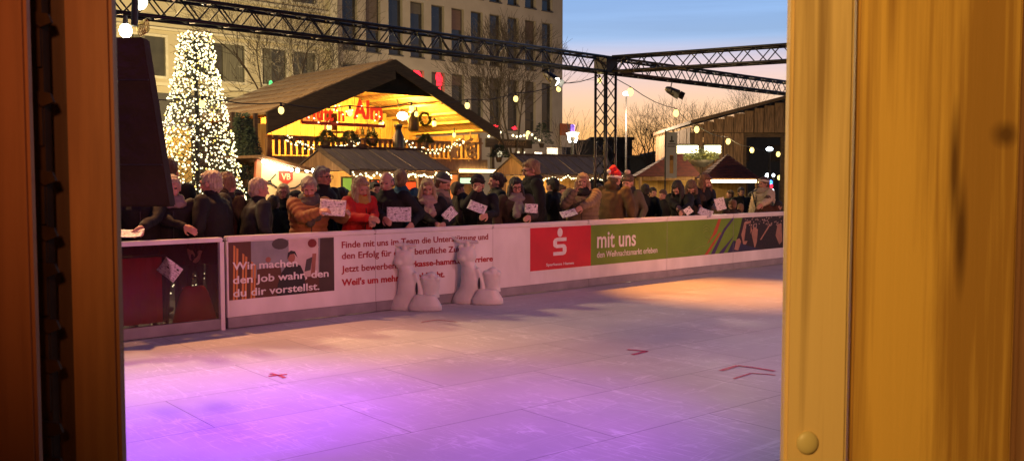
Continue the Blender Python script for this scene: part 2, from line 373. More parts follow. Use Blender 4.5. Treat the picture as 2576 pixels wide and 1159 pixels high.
pr(mb, 3, [(.7, .4), (.76, .42), (.78, .66), (.72, .62)], 4)
pr(mb, 5, [(.43, 0), (.72, 0), (.69, .4), (.66, .52), (.6, .56), (.53, .54), (.48, .42), (.44, .2)], 5)
pr(mb, 6, circ(.575, .67, .035, .09), 6); pr(mb, 5, [(.535, .64), (.54, .76), (.57, .8), (.61, .78), (.635, .66), (.6, .74), (.56, .73)], 7)
pr(mb, 6, circ(.355, .66, .025, .05), 6)
part('photo_print', mb, pm, bann)
fitline('lettering', 'Wir machen', O5, (135, 577), (1085, 522), .088, M['whitetext'], bann, .004, YB-.0075)
fitline('lettering', 'den Job wahr, den', O5, (140, 780), (1540, 672), .088, M['whitetext'], bann, .004, YB-.0075)
fitline('lettering', 'du dir vorstellst.', O5, (145, 973), (1405, 862), .088, M['whitetext'], bann, .004, YB-.0075)
fitline('lettering', 'Finde mit uns im Team die Unterstützung und', O6, (190, 343), (1760, 250), .082, M['darkredtext'], bann)
fitline('lettering', 'den Erfolg für deine berufliche Zukunft.', O6, (190, 462), (1610, 372), .082, M['darkredtext'], bann)
fitline('lettering', 'Jetzt bewerben:', O6, (188, 603), (790, 560), .082, M['darkredtext'], bann)
fitline('lettering', 'sparkasse-hamm.de/karriere', O6, (815, 555), (1810, 482), .078, M['redtext'], bann, .012)
fitline('lettering', "Weil's um mehr als Geld geht.", O6, (190, 748), (1293, 652), .082, M['redtext'], bann, .014)
for k in (1, 2):
    mb = MB(); xs = X0+MOD*k
    mb.poly([(xs-.003, YB-.0022, KZ+.01), (xs+.003, YB-.0022, KZ+.01), (xs+.003, YB-.0022, TZ-.07), (xs-.003, YB-.0022, TZ-.07)]); part('seam', mb, M['seam'], bann)
# red bank sign
rs = thing('advertising_banner', 'red square bank banner with white S symbol', 'banner', (rx0, YB, KZ), 'banners on the rink boards')
_, rz1 = tz(*O7, 0, 270); _, rz0 = tz(*O7, 0, 710)
part('border', MB().box(rx0, rx1, YB-.001, YB+.003, KZ+.004, TZ-.064), M['vinyl'], rs)
part('sheet', MB().box(rx0+.002, rx1, YB-.003, YB-.0012, rz0, rz1), M['red'], rs)
cxl, czd = tz(*O7, 277, 315); ex, _ = tz(*O7, 302, 315)
mb = MB(); mb.prism([(cxl+.058*math.cos(a), YB-.0032, czd+.072*math.sin(a)) for a in [2*math.pi*i/20 for i in range(20)]], (0, -.002, 0)); part('symbol_dot', mb, M['whitetext'], rs)
sx0, sz1 = tz(*O7, 208, 372); sx1, _ = tz(*O7, 343, 366); _, sz0 = tz(*O7, 210, 552)
mb = MB(); Wd = sx1-sx0; Hd = sz1-sz0
def S(pts): mb.prism([(sx0+Wd*u, YB-.0032, sz0+Hd*v) for u, v in pts], (0, -.002, 0))
S([(1, .8), (1, 1), (.28, 1), (.1, .95), (0, .82), (0, .8)]); S([(0, .8), (.28, .8), (.28, .62), (0, .62)])
S([(0, .62), (0, .56), (.1, .47), (.24, .42), (1, .42), (1, .44), (.9, .58), (.78, .62)]); S([(.72, .42), (1, .42), (1, .2), (.72, .2)])
S([(0, .2), (0, 0), (.76, 0), (.92, .06), (1, .2)])
part('symbol', mb, M['whitetext'], rs)
fitline('lettering', 'Sparkasse Hamm', O7, (135, 658), (417, 637), .04, M['whitetext'], rs, 0, YB-.006)
# green banner
gs = thing('advertising_banner', 'long green Christmas market banner with a crowd photo at its end', 'banner', (rx1, YB, KZ), 'banners on the rink boards')
gx2 = tz(*O7, 2140, 170)[0]; gx3 = X0+MOD*7-.02
part('border', MB().box(rx1+.002, gx3, YB-.001, YB+.003, KZ+.004, TZ-.064), M['vinyl'], gs)
part('sheet', MB().box(rx1+.002, gx2+.3, YB-.003, YB-.0012, rz0, rz1), M['green'], gs)
fitline('lettering', 'mit uns', O7, (655, 472), (1050, 447), .27, M['whitetext'], gs, .0, YB-.006)
fitline('lettering', 'den Weihnachtsmarkt erleben', O7, (655, 573), (1270, 520), .1, M['whitetext'], gs, -.008, YB-.006)
pm2 = [mat('c_dark', (.035, .016, .016), .5, (.01, .006, .008), 20), mat('c_orange', (.42, .08, .02), .5), mat('c_purple', (.06, .03, .12), .5), mat('c_skin', (.38, .2, .14), .5), mat('c_lights', (.5, .35, .3), .5), mat('c_swirl', (.24, .33, .06), .5), mat('c_blue', (.03, .025, .07), .5)]
gh = rz1-rz0
def g(mb, i, pts, lay): mb.mi = i; mb.poly([(tz(*O7, a, 300)[0], YB-.0035-.0006*lay, rz0+gh*v) for a, v in pts])
mb = MB()
g(mb, 0, [(2050, .0), (2560, .0), (2560, 1), (2140, 1), (2110, .6), (2075, .3)], 0)
g(mb, 1, [(1780, .3), (1880, .6), (1925, 1), (1895, 1), (1835, .55)], 0)
g(mb, 1, [(1755, .0), (1790, .0), (1925, .6), (1905, .6)], 1)
g(mb, 2, [(1820, .0), (1860, 0), (1960, .62), (2060, 1), (2035, 1), (1950, .7)], 1)
g(mb, 2, [(1900, .0), (1950, 0), (2085, .62), (2060, .5)], 1)
g(mb, 6, [(1990, .0), (2350, 0), (2200, .15), (2050, .35)], 2)
g(mb, 3, [(2060, .08), (2100, .04), (2130, .3), (2110, .4), (2080, .36)], 3)
g(mb, 3, [(2130, .5), (2160, .86), (2220, .9), (2240, .6), (2180, .2), (2150, .2)], 1)
g(mb, 3, [(2235, .5), (2255, .72), (2300, .62), (2290, .25), (2270, .05)], 1)
g(mb, 0, [(2160, .3), (2180, .8), (2225, .82), (2225, .3)], 2)
g(mb, 3, [(2320, .3), (2335, .3), (2430, .75), (2420, .78)], 2)
g(mb, 3, [(2480, .4), (2500, .75), (2540, .75), (2550, .2), (2520, .1)], 2)
rr = random.Random(3)
for i in range(60):
    a = rr.uniform(2160, 2540); v = rr.uniform(.66, .98); s_ = rr.uniform(4, 11)
    g(mb, 4, [(a, v), (a+s_, v), (a+s_, v+.03), (a, v+.03)], 3)
part('photo_print', mb, pm2, gs)
mb = MB(); P = [(1480, .15), (1560, .1), (1640, .16), (1700, .24), (1760, .26), (1810, .34), (1805, .45), (1760, .52)]
for (a, v), (c, d) in zip(P, P[1:]):
    pa = Vector((tz(*O7, a, 300)[0], YB-.0045, rz0+gh*v)); pb = Vector((tz(*O7, c, 300)[0], YB-.0045, rz0+gh*d)); mb.cyl(pa, pb, .006, .006, 5)
for j in range(3):
    P = [(1740+i*12, .62+.08*j+.06*math.sin(i*.6)) for i in range(8)]
    for (a, v), (c, d) in zip(P, P[1:]):
        mb.cyl((tz(*O7, a, 300)[0], YB-.0045, rz0+gh*v), (tz(*O7, c, 300)[0], YB-.0045, rz0+gh*d), .005, .005, 5)
part('swirl_drawing', mb, pm2[5], gs)
for k in (4, 5, 6):
    mb = MB(); xs = X0+MOD*k
    mb.poly([(xs-.003, YB-.0066, KZ+.01), (xs+.003, YB-.0066, KZ+.01), (xs+.003, YB-.0066, TZ-.07), (xs-.003, YB-.0066, TZ-.07)]); part('seam', mb, M['seam'], gs)

# ------------------------------------------------------------------ skating aids (white moulded animal figures)
M['aid'] = mat('milky_plastic', (.72, .69, .66), .4, (.62, .59, .56), 6, bump=.1)
M['aid'].node_tree.nodes['Principled BSDF'].inputs['Subsurface Weight'].default_value = .25
def remesh(mb, name, m, voxel, parent=None, smooth=3, disp=None, loc=None, matfn=None, dec=None):
    me = mb.mesh(name+'_raw', m)
    o = bpy.data.objects.new('tmp', me); col.objects.link(o)
    r = o.modifiers.new('r', 'REMESH'); r.mode = 'VOXEL'; r.voxel_size = voxel
    if smooth: s = o.modifiers.new('s', 'SMOOTH'); s.factor = .5; s.iterations = smooth
    dg = bpy.context.evaluated_depsgraph_get(); dg.update()
    out = bpy.data.meshes.new_from_object(o.evaluated_get(dg)); bpy.data.objects.remove(o); bpy.data.meshes.remove(me)
    out.name = name
    if disp:
        nrm = [v.normal.copy() for v in out.vertices]
        for v, n in zip(out.vertices, nrm): v.co = v.co+n*disp(v.co)
    out.materials.clear()
    for x in (m if isinstance(m, (list, tuple)) else [m]): out.materials.append(x)
    out.polygons.foreach_set('use_smooth', [True]*len(out.polygons))
    if matfn:
        for p in out.polygons: p.material_index = matfn(p.center)
    else: out.polygons.foreach_set('material_index', [0]*len(out.polygons))
    return obj(name, out, parent, loc)
def skate_aid(px, py, label):
    base = PZ(px, py, 0); t = thing('skating_aid', label, 'skating aid', base, 'white skating aids by the boards')
    R, U = RV, Vector((0, 0, 1)); D = Vector((-FH.x, -FH.y, 0))      # picture right, up, towards the viewer
    def P(a, u, d): return base+R*a+U*u+D*d
    mb = MB()
    mb.loft([(P(-.12, .0, -.02), R, .23, D, .15), (P(-.12, .05, -.02), R, .23, D, .15), (P(-.11, .13, -.02), R, .20, D, .135), (P(-.075, .21, -.01), R, .165, D, .125), (P(-.06, .34, 0), R, .155, D, .115), (P(-.075, .46, 0), R, .14, D, .105), (P(-.10, .53, 0), R, .105, D, .09), (P(-.12, .58, 0), R, .11, D, .09)], 28)
    mb.ell(P(-.135, .675, .0), .14, .10, .145, (R, D, U), 3); mb.ell(P(-.20, .645, .05), .075, .07, .06, (R, D, U)); mb.ell(P(-.05, .80, 0), .045, .035, .045, (R, D, U)); mb.ell(P(-.22, .80, 0), .045, .035, .045, (R, D, U))
    mb.cap(P(.02, .47, .05), .05, P(.085, .27, .07), .05); mb.cap(P(.085, .27, .07), .05, P(.10, .08, .08), .06)
    remesh(mb, 'body', M['aid'], .0125, t, 3)
    mb = MB(); mb.cap(P(-.34, .93, -.03), .02, P(-.24, .875, -.01), .03); mb.cap(P(-.24, .875, -.01), .03, P(.02, .87, .02), .026); mb.cap(P(-.13, .87, 0), .04, P(-.13, .78, 0), .045)
    remesh(mb, 'handlebar', M['aid'], .011, t, 2)
    mb = MB(); mb.loft([(P(.22, .17, .05), R, .13, D, .085), (P(.22, .24, .05), R, .118, D, .08), (P(.225, .36, .05), R, .128, D, .085), (P(.23, .43, .05), R, .12, D, .075)], 24)
    mb.ell(P(.15, .43, .05), .065, .07, .055, (R, D, U)); mb.ell(P(.235, .465, .05), .075, .07, .06, (R, D, U)); mb.ell(P(.31, .42, .05), .05, .07, .06, (R, D, U))
    remesh(mb, 'seat', M['aid'], .0125, t, 3)
    for dx, dd, wd in ((-.21, -.12, .15), (.16, .13, .225)):
        mb = MB(); mb.loft([(P(dx, .0, dd), R, wd-.02, D, .08), (P(dx, .015, dd), R, wd, D, .09), (P(dx, .07, dd), R, wd, D, .09), (P(dx, .14, dd), R, wd*.82, D, .075), (P(dx, .195, dd), R, wd*.66, D, .06), (P(dx, .215, dd), R, wd*.6, D, .05)], 32)
        remesh(mb, 'runner', M['aid'], .0115, t, 1)
    mb = MB(); mb.ell(P(.045, .30, .105), .016, .016, .085, (R, D, U)); part('slot', mb, M['black'], t, True)
skate_aid(1042, 778, 'white animal-shaped skating aid on the ice, the one closer to the job photo')
skate_aid(1198, 762, 'white animal-shaped skating aid on the ice below the web address')

# ------------------------------------------------------------------ trusses
def truss(name, A, B, label, hh=.29, step=.5, up=Vector((0, 0, 1)), r=.027, group='black stage trusses over the market'):
    A, B = Vector(A), Vector(B); d = (B-A); Ln = d.length; d.normalize(); side = d.cross(up).normalized(); u2 = side.cross(d).normalized()
    t = thing(name, label, 'truss', A, group)
    o = [side*(a*hh/2)+u2*(b_*hh/2) for a, b_ in ((-1, -1), (1, -1), (1, 1), (-1, 1))]
    for k, q in enumerate(o): part('chord', MB().cyl(A+q, B+q, r, r, 8), M['truss'], t, True)
    n = max(2, int(Ln/step))
    for f in range(4):
        a, b_ = o[f], o[(f+1) % 4]; mb = MB()
        for i in range(n):
            p = A+d*(Ln*i/n); q = A+d*(Ln*(i+.5)/n); s_ = A+d*(Ln*(i+1)/n)
            mb.cyl(p+a, q+b_, .011, .011, 6); mb.cyl(q+b_, s_+a, .011, .011, 6)
        part('lacing', mb, M['truss'], t, True)
    return t
ZT = 4.08; YT = 12.5
CX, CY = 14.2, 12.5
truss('stage_truss', (1.5, YT, ZT), (CX-.18, YT, ZT), 'long black lattice truss running over the crowd to the corner tower')
truss('stage_truss', (CX+.18, YT, ZT), (26, YT, ZT), 'black lattice truss going on from the corner tower towards the barn')
e2 = PD(1980, 133, 16.9); d2 = (Vector((e2.x, e2.y, ZT))-Vector((CX, CY, ZT))).normalized()
truss('stage_truss', Vector((CX, CY, ZT))+d2*.2, Vector((CX, CY, ZT))+d2*9.5, 'black lattice truss rising against the sky above the barn roof')
tw = truss('truss_tower', (CX, CY, 0), (CX, CY, ZT-.16), 'upright black lattice tower carrying the corner of the trusses', up=Vector((0, 1, 0)), group=None)
mb = MB().box(CX-.17, CX+.17, CY-.17, CY+.17, ZT-.165, ZT+.165)
part('corner_block', mb, M['truss'], tw)
part('foot_plate', MB().box(CX-.35, CX+.35, CY-.35, CY+.35, -.02, 0.0), M['black'], tw)

# stage spots hanging from the truss
def stage_spot(px, py, Y, aim, label, lit=True):
    p = PY(px, py, Y); t = thing('stage_spotlight', label, 'spotlight', p, 'stage spotlights hanging from the trusses')
    d = (Vector(aim)-p).normalized()
    mb = MB(); mb.cyl(p-d*.14, p+d*.12, .075, .10, 14); mb.cyl(p-d*.2, p-d*.14, .05, .075, 14); part('housing', mb, M['black'], t)
    for sgn in (-1, 1):
        s_ = d.cross(Vector((0, 0, 1))).normalized()*(.115*sgn)
        mb = MB(); mb.obox(p+d*.17+s_*.9+Vector((0, 0, .0)), d*.06, s_.normalized()*.004, d.cross(s_).normalized()*.08); part('barn_door', mb, M['black'], t)
    mb = MB(); mb.tube([p+d.cross(Vector((0, 0, 1))).normalized()*.11, p+Vector((0, 0, .16))+d.cross(Vector((0, 0, 1))).normalized()*.08, Vector((p.x, p.y, ZT-.14))], .012); part('yoke', mb, M['black'], t)
    mb = MB(); mb.cyl(p+d*.121, p+d*.128, .088, .088, 16); part('lens', mb, M['bulbw'] if lit else M['pane'], t)
stage_spot(1388, 198, 12.4, (13, 5, -1.5), 'lit stage spotlight hanging under the truss in front of the office block')
stage_spot(1693, 232, 12.4, (17, 4, -.5), 'unlit black stage spotlight hanging under the truss against the sunset', False)

# ------------------------------------------------------------------ festoon lights
def festoon(pts, bulbs, label, r=.046, sag=True, group='festoon light strings over the market'):
    t = thing('festoon_string', label, 'string lights', pts[0], group)
    part('cable', MB().tube(pts, .009, 5), M['wire'], t)
    for p in bulbs:
        q = Vector(p)
        s_ = part('socket', MB().cyl(q+Vector((0, 0, .05)), q+Vector((0, 0, .115)), .022, .016, 8), M['wire'], t)
        mb = MB(); mb.ell(q, r, r, r*1.35, sub=2); part('bulb', mb, M['bulb'], t, True)
Yf = 12.85
bl = [(312, 262), (508, 262), (707, 278), (880, 284), (1035, 274), (1175, 266), (1297, 249), (1405, 224), (1508, 203)]
B1 = [PY(x, y, Yf) for x, y in bl]
cab = [PY(-150, 215, Yf)]
for a, b_ in zip(B1, B1[1:]):
    for i in range(4):
        f = i/4; q = a.lerp(b_, f)+Vector((0, 0, .115-.06*math.sin(math.pi*f)*1.0)); cab.append(q)
cab.append(B1[-1]+Vector((0, 0, .115))); cab.append(Vector((14.05, 12.65, 3.93)))
festoon(cab, B1, 'festoon string with warm bulbs crossing in front of the gabled hut')
b2 = [(1585, 232, 19.8), (1700, 285, 22.5), (1752, 326, 24.6), (1831, 356, 27), (1891, 378, 29.5), (1957, 388, 31.5)]
B2 = [PD(x, y, t_) for x, y, t_ in b2]
cab = [Vector((14.35, 12.6, 3.93))]
for a, b_ in zip(B2, B2[1:]):
    for i in range(4): f = i/4; cab.append(a.lerp(b_, f)+Vector((0, 0, .115-.08*math.sin(math.pi*f))))
cab.append(B2[-1]+Vector((0, 0, .115))); cab.append(PD(2100, 395, 34))
festoon(cab, B2, 'festoon string with warm bulbs falling from the tower towards the barn', .07)
# the pair of large bulbs over the dark hood
t = thing('festoon_string', 'short string with two large bulbs and a dark socket above the black tapered box', 'string lights', PD(320, 60, 9.5), 'festoon light strings over the market')
P = [PD(250, -60, 9.5), PD(333, -10, 9.5), PD(345, -5, 9.5), PD(440, -60, 9.5)]
part('cable', MB().tube(P+[PD(520, -110, 9.7)], .01), M['wire'], t)
part('cable', MB().tube([PD(345, -5, 9.5), PD(336, 30, 9.5), PD(330, 50, 9.5)], .009), M['wire'], t)
for (x, y, rr_) in ((352, 4, .075), (316, 78, .065)):
    mb = MB(); mb.ell(PD(x, y, 9.5), rr_, rr_, rr_*1.2); part('bulb', mb, M['bulbw'], t, True)
    part('socket', MB().cyl(PD(x, y, 9.5)+Vector((0, 0, rr_)), PD(x, y, 9.5)+Vector((0, 0, rr_+.09)), .03, .022, 8), M['wire'], t)
part('clamp', MB().cyl(PD(340, 0, 9.4), PD(338, 66, 9.4), .035, .035, 10), mat('dark_green_plastic', (.03, .045, .03), .5), t)
mb = MB()
for i in range(5): mb.torus(PD(352+i*4, 74-i*2, 9.6), RV, .07, .007, 16, 4)
part('coil', mb, M['brass'] if 'brass' in M else mat('brass_wire', (.5, .38, .12), .35, metal=.7), t)

# ------------------------------------------------------------------ tall light tree
def light_tree():
    c = PY(500, 560, 13.9); c.z = 0; cx, cy = c.x, c.y
    t = thing('light_tree', 'tall cone-shaped Christmas tree of white fairy lights behind the crowd', 'christmas tree', (cx, cy, 0))
    H = 5.6; R0 = .98
    def rr_(z): return .185+.80*(max(0, 1-z/4.1))**1.04
    part('pole', MB().cyl((cx, cy, 0), (cx, cy, 4.0), .04, .03, 10), M['black'], t)
    for i in range(11): z = .2+i*.375; part('hoop', MB().torus((cx, cy, z), (0, 0, 1), rr_(z)-.01, .007, 28, 4), M['black'], t)
    # dark brush wired round the pole inside the net
    mb = MB(); r = random.Random(5)
    for i in range(2600):
        z = .1+3.85*r.random()**1.15; a = r.uniform(0, 2*math.pi); R_ = rr_(z)*(.25+.68*math.sqrt(r.random())); p = Vector((cx+R_*math.cos(a), cy+R_*math.sin(a), z))
        d = Vector((math.cos(a)*.9, math.sin(a)*.9, r.uniform(-.5, .4))).normalized(); s_ = d.cross(Vector((r.random()-.5, r.random()-.5, 1))).normalized()
        l = .11; ww = .014; mb.poly([p-s_*ww, p+s_*ww, p+d*l])
    part('needles', mb, M['leafdark'], t)
    ns = 40; r = random.Random(11)
    for k in range(ns):
        a0 = 2*math.pi*k/ns; w_ = MB(); bl_ = MB(); prev = None; z = .12
        n = 66
        for i in range(n):
            f = i/(n-1); z = .1+(3.9)*(f**1.0); a = a0+f*1.9+.10*math.sin(i*1.7+k)
            p = Vector((cx+rr_(z)*math.cos(a), cy+rr_(z)*math.sin(a), z))
            if prev: w_.cyl(prev, p, .004, .004, 3, False)
            prev = p
            q = p+Vector((r.uniform(-.05, .05), r.uniform(-.05, .05), r.uniform(-.03, .03)))
            keep = 1.0 if z > 2.0 else .82
            if r.random() < keep:
                bl_.mi = 0 if r.random() < .9 else 1
                s_ = r.uniform(.0105, .0185); bl_.ell(q, s_, s_, s_, sub=1)
        lt = part('light_string', w_, M['wire'], t)
        part('fairy_lights', bl_, [M['fairy'], M['fairy2']], lt, True)
light_tree()

# ------------------------------------------------------------------ office block (right) and beige building (left)
def facade_cells(mb, xs0, xs1, zs0, zs1, Y, th):  # box wall piece
    mb.box(xs0, xs1, Y, Y+th, zs0, zs1)
def office():
    Y = 39.0; XA, XB = 24.3, 40.35; Zt = 25
    t = thing('office_building', 'tall pale office block with rows of narrow dark windows beside the sky', 'building', ((XA+XB)/2, Y+5, 0))
    wx = [24.79+1.3795*i for i in range(11)]; ww = .88
    rows = [(4.62, 7.5), (8.18, 11.05), (11.77, 14.6), (15.3, 18.1)]
    mb = MB(); th = .34; z = 0
    for (a, b_) in rows:
        facade_cells(mb, XA, XB, z, a, Y, th)
        x = XA
        for X in wx: facade_cells(mb, x, X, a, b_, Y, th); x = X+ww
        facade_cells(mb, x, XB, a, b_, Y, th); z = b_
    facade_cells(mb, XA, XB, z, Zt, Y, th)
    mb.box(XB-.3, XB, Y+th, Y+12, 0, Zt); mb.box(XA, XA+.3, Y+th, Y+12, 0, Zt); mb.box(XA+.3, XB-.3, Y+11.7, Y+12, 0, Zt)
    part('wall', mb, M['stone'], t)
    part('roof', MB().box(XA-.1, XB+.1, Y-.1, Y+12.1, Zt, Zt+.3), M['silh'], t)
    for ri, (a, b_) in enumerate(rows):
        for X in wx:
            f = MB(); y0, y1 = Y+.2, Y+.26
            f.box(X, X+.05, y0, y1, a, b_); f.box(X+ww-.05, X+ww, y0, y1, a, b_); f.box(X+.05, X+ww-.05, y0, y1, b_-.05, b_); f.box(X+.05, X+ww-.05, y0, y1, a, a+.05); f.box(X+.05, X+ww-.05, y0, y1, a+.62, a+.67)
            f.box(X-.04, X+ww+.04, Y-.05, Y+.0, a-.06, a)
            w_ = part('window', f, M['winframe'], t)
            p = MB(); p.box(X+.04, X+ww-.04, Y+.23, Y+.245, a+.04, b_-.04); part('pane', p, M['pane'], w_)
            rb_ = random.Random(int(X*10)+ri*77)
            if rb_.random() < .45:
                hh_ = rb_.choice((.25, .5, .8, 1.0))*(b_-a-.75); part('blind', MB().box(X+.055, X+ww-.055, Y+.212, Y+.218, b_-.06-hh_, b_-.055), mat('blind', (.085+.05*rb_.random(), .08, .07), .8, scale=3, stretch=(1, 1, 14)), w_)
    # downspout boxes
    for px, py in ((1139, 141), (1263, 161), (1377, 184)):
        q = PY(px, py, Y); part('bracket_lamp', MB().box(q.x-.26, q.x+.26, Y-.32, Y-.003, q.z+.02, q.z+.26), M['black'], t)
    # small wall signs near the corner
    a = PY(1402, 311, Y-.02); c = PY(1428, 342, Y-.02)
    s_ = thing('wall_sign', 'orange and white projecting sign on the corner of the office block', 'sign', a)
    part('orange_panel', MB().box(a.x, c.x, Y-.32, Y-.22, c.z, a.z), mat('orange_sign', (.4, .1, .03), .6), s_)
    d = PY(1428, 371, Y-.02); part('white_panel', MB().box(a.x, c.x, Y-.32, Y-.22, d.z, c.z-.01), mat('cream_sign', (.5, .42, .33), .6), s_)
    return t
office()
# red reflections in two windows shaped as glowing blobs, then red lettering
for i, (px, py, s_, lab) in enumerate(((1049, 200, .5, 'red reflection shaped as a glowing blob in the window just right of the hut ridge'), (1104, 200, .44, 'upper red reflection shaped as a glowing blob in the third window from the hut ridge'), (1104, 232, .42, 'lower red reflection shaped as a glowing blob in the third window from the hut ridge'), (1246, 319, .3, 'red glowing letters low in the window left of the bare tree'), (1294, 323, .3, 'red glowing letters low in the window behind the bare tree'))):
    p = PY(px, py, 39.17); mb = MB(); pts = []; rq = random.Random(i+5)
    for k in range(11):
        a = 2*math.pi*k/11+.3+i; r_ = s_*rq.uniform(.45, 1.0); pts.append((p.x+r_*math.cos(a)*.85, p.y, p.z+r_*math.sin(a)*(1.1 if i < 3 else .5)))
    mb.prism(pts, (0, .03, 0)); single('red_window_glow', mb, M['redglow'], lab, 'decoration', 'red lights in the office windows')

def beige():
    Y = 38.8; XA, XB = 8.0, 24.28; Zt = 17
    t = thing('beige_building', 'lower beige stone building with wide windows behind the light tree', 'building', ((XA+XB)/2, Y+5, 0))
    rows = [(6.02, 7.88), (9.97, 11.9), (13.9, 15.8)]
    wins = [(9.2, 11.4), (11.9, 13.9), (14.35, 15.98), (16.6, 19.6), (20.24, 21.68), (21.84, 23.24)]
    mb = MB(); z = 3.9; th = .3
    mb.box(XA, XB, Y, Y+th, 0, .4)
    for X0_, X1_ in ((XA, 9), (12.6, 13.1), (17, 17.5), (21.2, 21.7), (23.9, XB)): mb.box(X0_, X1_, Y, Y+th, .4, 3.9)
    for (a, b_) in rows:
        mb.box(XA, XB, Y, Y+th, z, a); x = XA
        for X, X2 in wins: mb.box(x, X, Y, Y+th, a, b_); x = X2
        mb.box(x, XB, Y, Y+th, a, b_); z = b_
    mb.box(XA, XB, Y, Y+th, z, Zt); mb.box(XA, XA+.3, Y+th, Y+11, 0, Zt); mb.box(XB-.3, XB, Y+th, Y+.2+th, 0, Zt)
    part('wall', mb, M['stone2'], t)
    part('pilaster', MB().box(23.86, 24.26, Y-.22, Y-.003, 0, Zt), M['trim'], t)
    part('roof', MB().box(XA-.2, XB, Y-.3, Y+11, Zt, Zt+.3), M['silh'], t)
    for zz, hh in ((5.72, .14), (8.06, .1), (9.68, .14), (12.0, .1)):
        part('ledge', MB().box(XA, 23.85, Y-.16, Y-.003, zz, zz+hh), M['trim'], t)
    part('shopfront', MB().box(9.0, 23.9, Y+.15, Y+.2, .4, 3.9), M['pane'], t)
    part('fascia', MB().box(XA, 23.85, Y-.12, Y-.004, 3.9, 5.42), mat('dark_fascia', (.055, .05, .045), .7), t)
    for ri, (a, b_) in enumerate(rows):
        for wi, (X, X2) in enumerate(wins):
            f = MB(); y0, y1 = Y-.05, Y+.1; g_ = .11
            f.box(X, X+g_, y0, y1, a, b_); f.box(X2-g_, X2, y0, y1, a, b_); f.box(X+g_, X2-g_, y0, y1, b_-g_, b_); f.box(X+g_, X2-g_, y0, y1, a, a+g_)
            w_ = part('window', f, M['winframe2'], t)
            part('pane', MB().box(X+g_, X2-g_, Y+.05, Y+.06, a+g_, b_-g_), M['pane2'], w_)
            if (wi+ri) % 2 == 0: part('curtain', MB().box(X+g_+.1, X+(X2-X)*.42, Y+.012, Y+.03, a+g_, b_-g_), M['curtain'], w_)
            else: part('curtain', MB().box(X2-(X2-X)*.38, X2-g_-.1, Y+.012, Y+.03, a+g_, b_-g_), M['curtain'], w_)
beige()
for px, py, m_, lab in ((681, 210, 'greenglow', 'small green light in the window left of the hut roof'), (701, 211, 'redglow', 'small red light in the window left of the hut roof')):
    p = PY(px, py, 38.72); mb = MB(); mb.ell(p, .1, .03, .13); single('window_light', mb, M[m_], lab, 'light')

# ------------------------------------------------------------------ bare trees
def bare_tree(base, H, seed, label, spread=.55, levels=6, r0=.13, group='bare winter trees', mt=None, trunk_f=.3, drop=.8):
    r = random.Random(seed); base = Vector(base); t = thing('bare_tree', label, 'tree', base, group)
    tr = MB(); cr = MB()
    def grow(p, d, L, rad_, lv, mbx):
        n = 3; q = p; dd = d.copy()
        for i in range(n):
            dd = (dd+Vector((r.uniform(-1, 1), r.uniform(-1, 1), r.uniform(-.3, .7)))*.13).normalized()
            q2 = q+dd*(L/n); ra = rad_*(1-.3*i/n); rb = rad_*(1-.3*(i+1)/n)
            mbx.cyl(q, q2, ra, rb, 6 if lv > 3 else 4 if lv > 1 else 3, False); q = q2
            if lv > 0 and i > 0 and r.random() < .6:
                a = r.uniform(0, 6.28); s_ = dd.orthogonal().normalized(); s_.rotate(Quaternion(dd, a))
                grow(q, (dd*.6+s_*spread*1.1).normalized(), L*.62, rb*.5, lv-1, cr)
        if lv > 0:
            k = 3 if lv > 2 else 2
            a0 = r.uniform(0, 6.28)
            for j in range(k):
                s_ = dd.orthogonal().normalized(); s_.rotate(Quaternion(dd, a0+6.28*j/k+r.uniform(-.4, .4)))
                grow(q, (dd+s_*spread*r.uniform(.6, 1.3)+Vector((0, 0, .12))).normalized(), L*r.uniform(.66, drop), max(.006, rb*.66), lv-1, cr)
    grow(base, Vector((0, 0, 1)), H*trunk_f, r0, levels, tr)
    m_ = mt or M['bark']; part('trunk', tr, m_, t); part('crown', cr, m_, t)
g0 = lambda px, t_: (lambda p: Vector((p.x, p.y, 0)))(PD(px, 452, t_))
bare_tree(g0(725, 30), 8.8, 3, 'bare branched tree in front of the beige building windows', .6, 6, .11)
bare_tree(g0(1275, 33), 7.6, 9, 'bare tree in front of the office block windows', .42, 6, .1)
dk = mat('dark_bark', (.03, .02, .015), .9)
bare_tree(g0(1640, 62), 7.4, 21, 'bare tree against the orange sky nearest the lattice tower', .55, 5, .14, mt=dk)
bare_tree(g0(1742, 58), 8.0, 33, 'largest bare tree against the orange sky behind the banner', .55, 5, .16, mt=dk)
bare_tree(g0(1800, 70), 8.4, 44, 'bare tree behind the barn roof slope', .5, 5, .14, mt=dk)
bare_tree(g0(1885, 66), 9.6, 5, 'bare tree with only its top showing above the barn roof', .5, 5, .14, mt=dk)
bare_tree(g0(1595, 66), 6.6, 8, 'low bare tree behind the lattice tower', .6, 5, .12, mt=dk)
bare_tree(g0(1440, 44), 6.0, 15, 'thin bare sapling just beside the office block corner', .4, 4, .06, mt=dk)

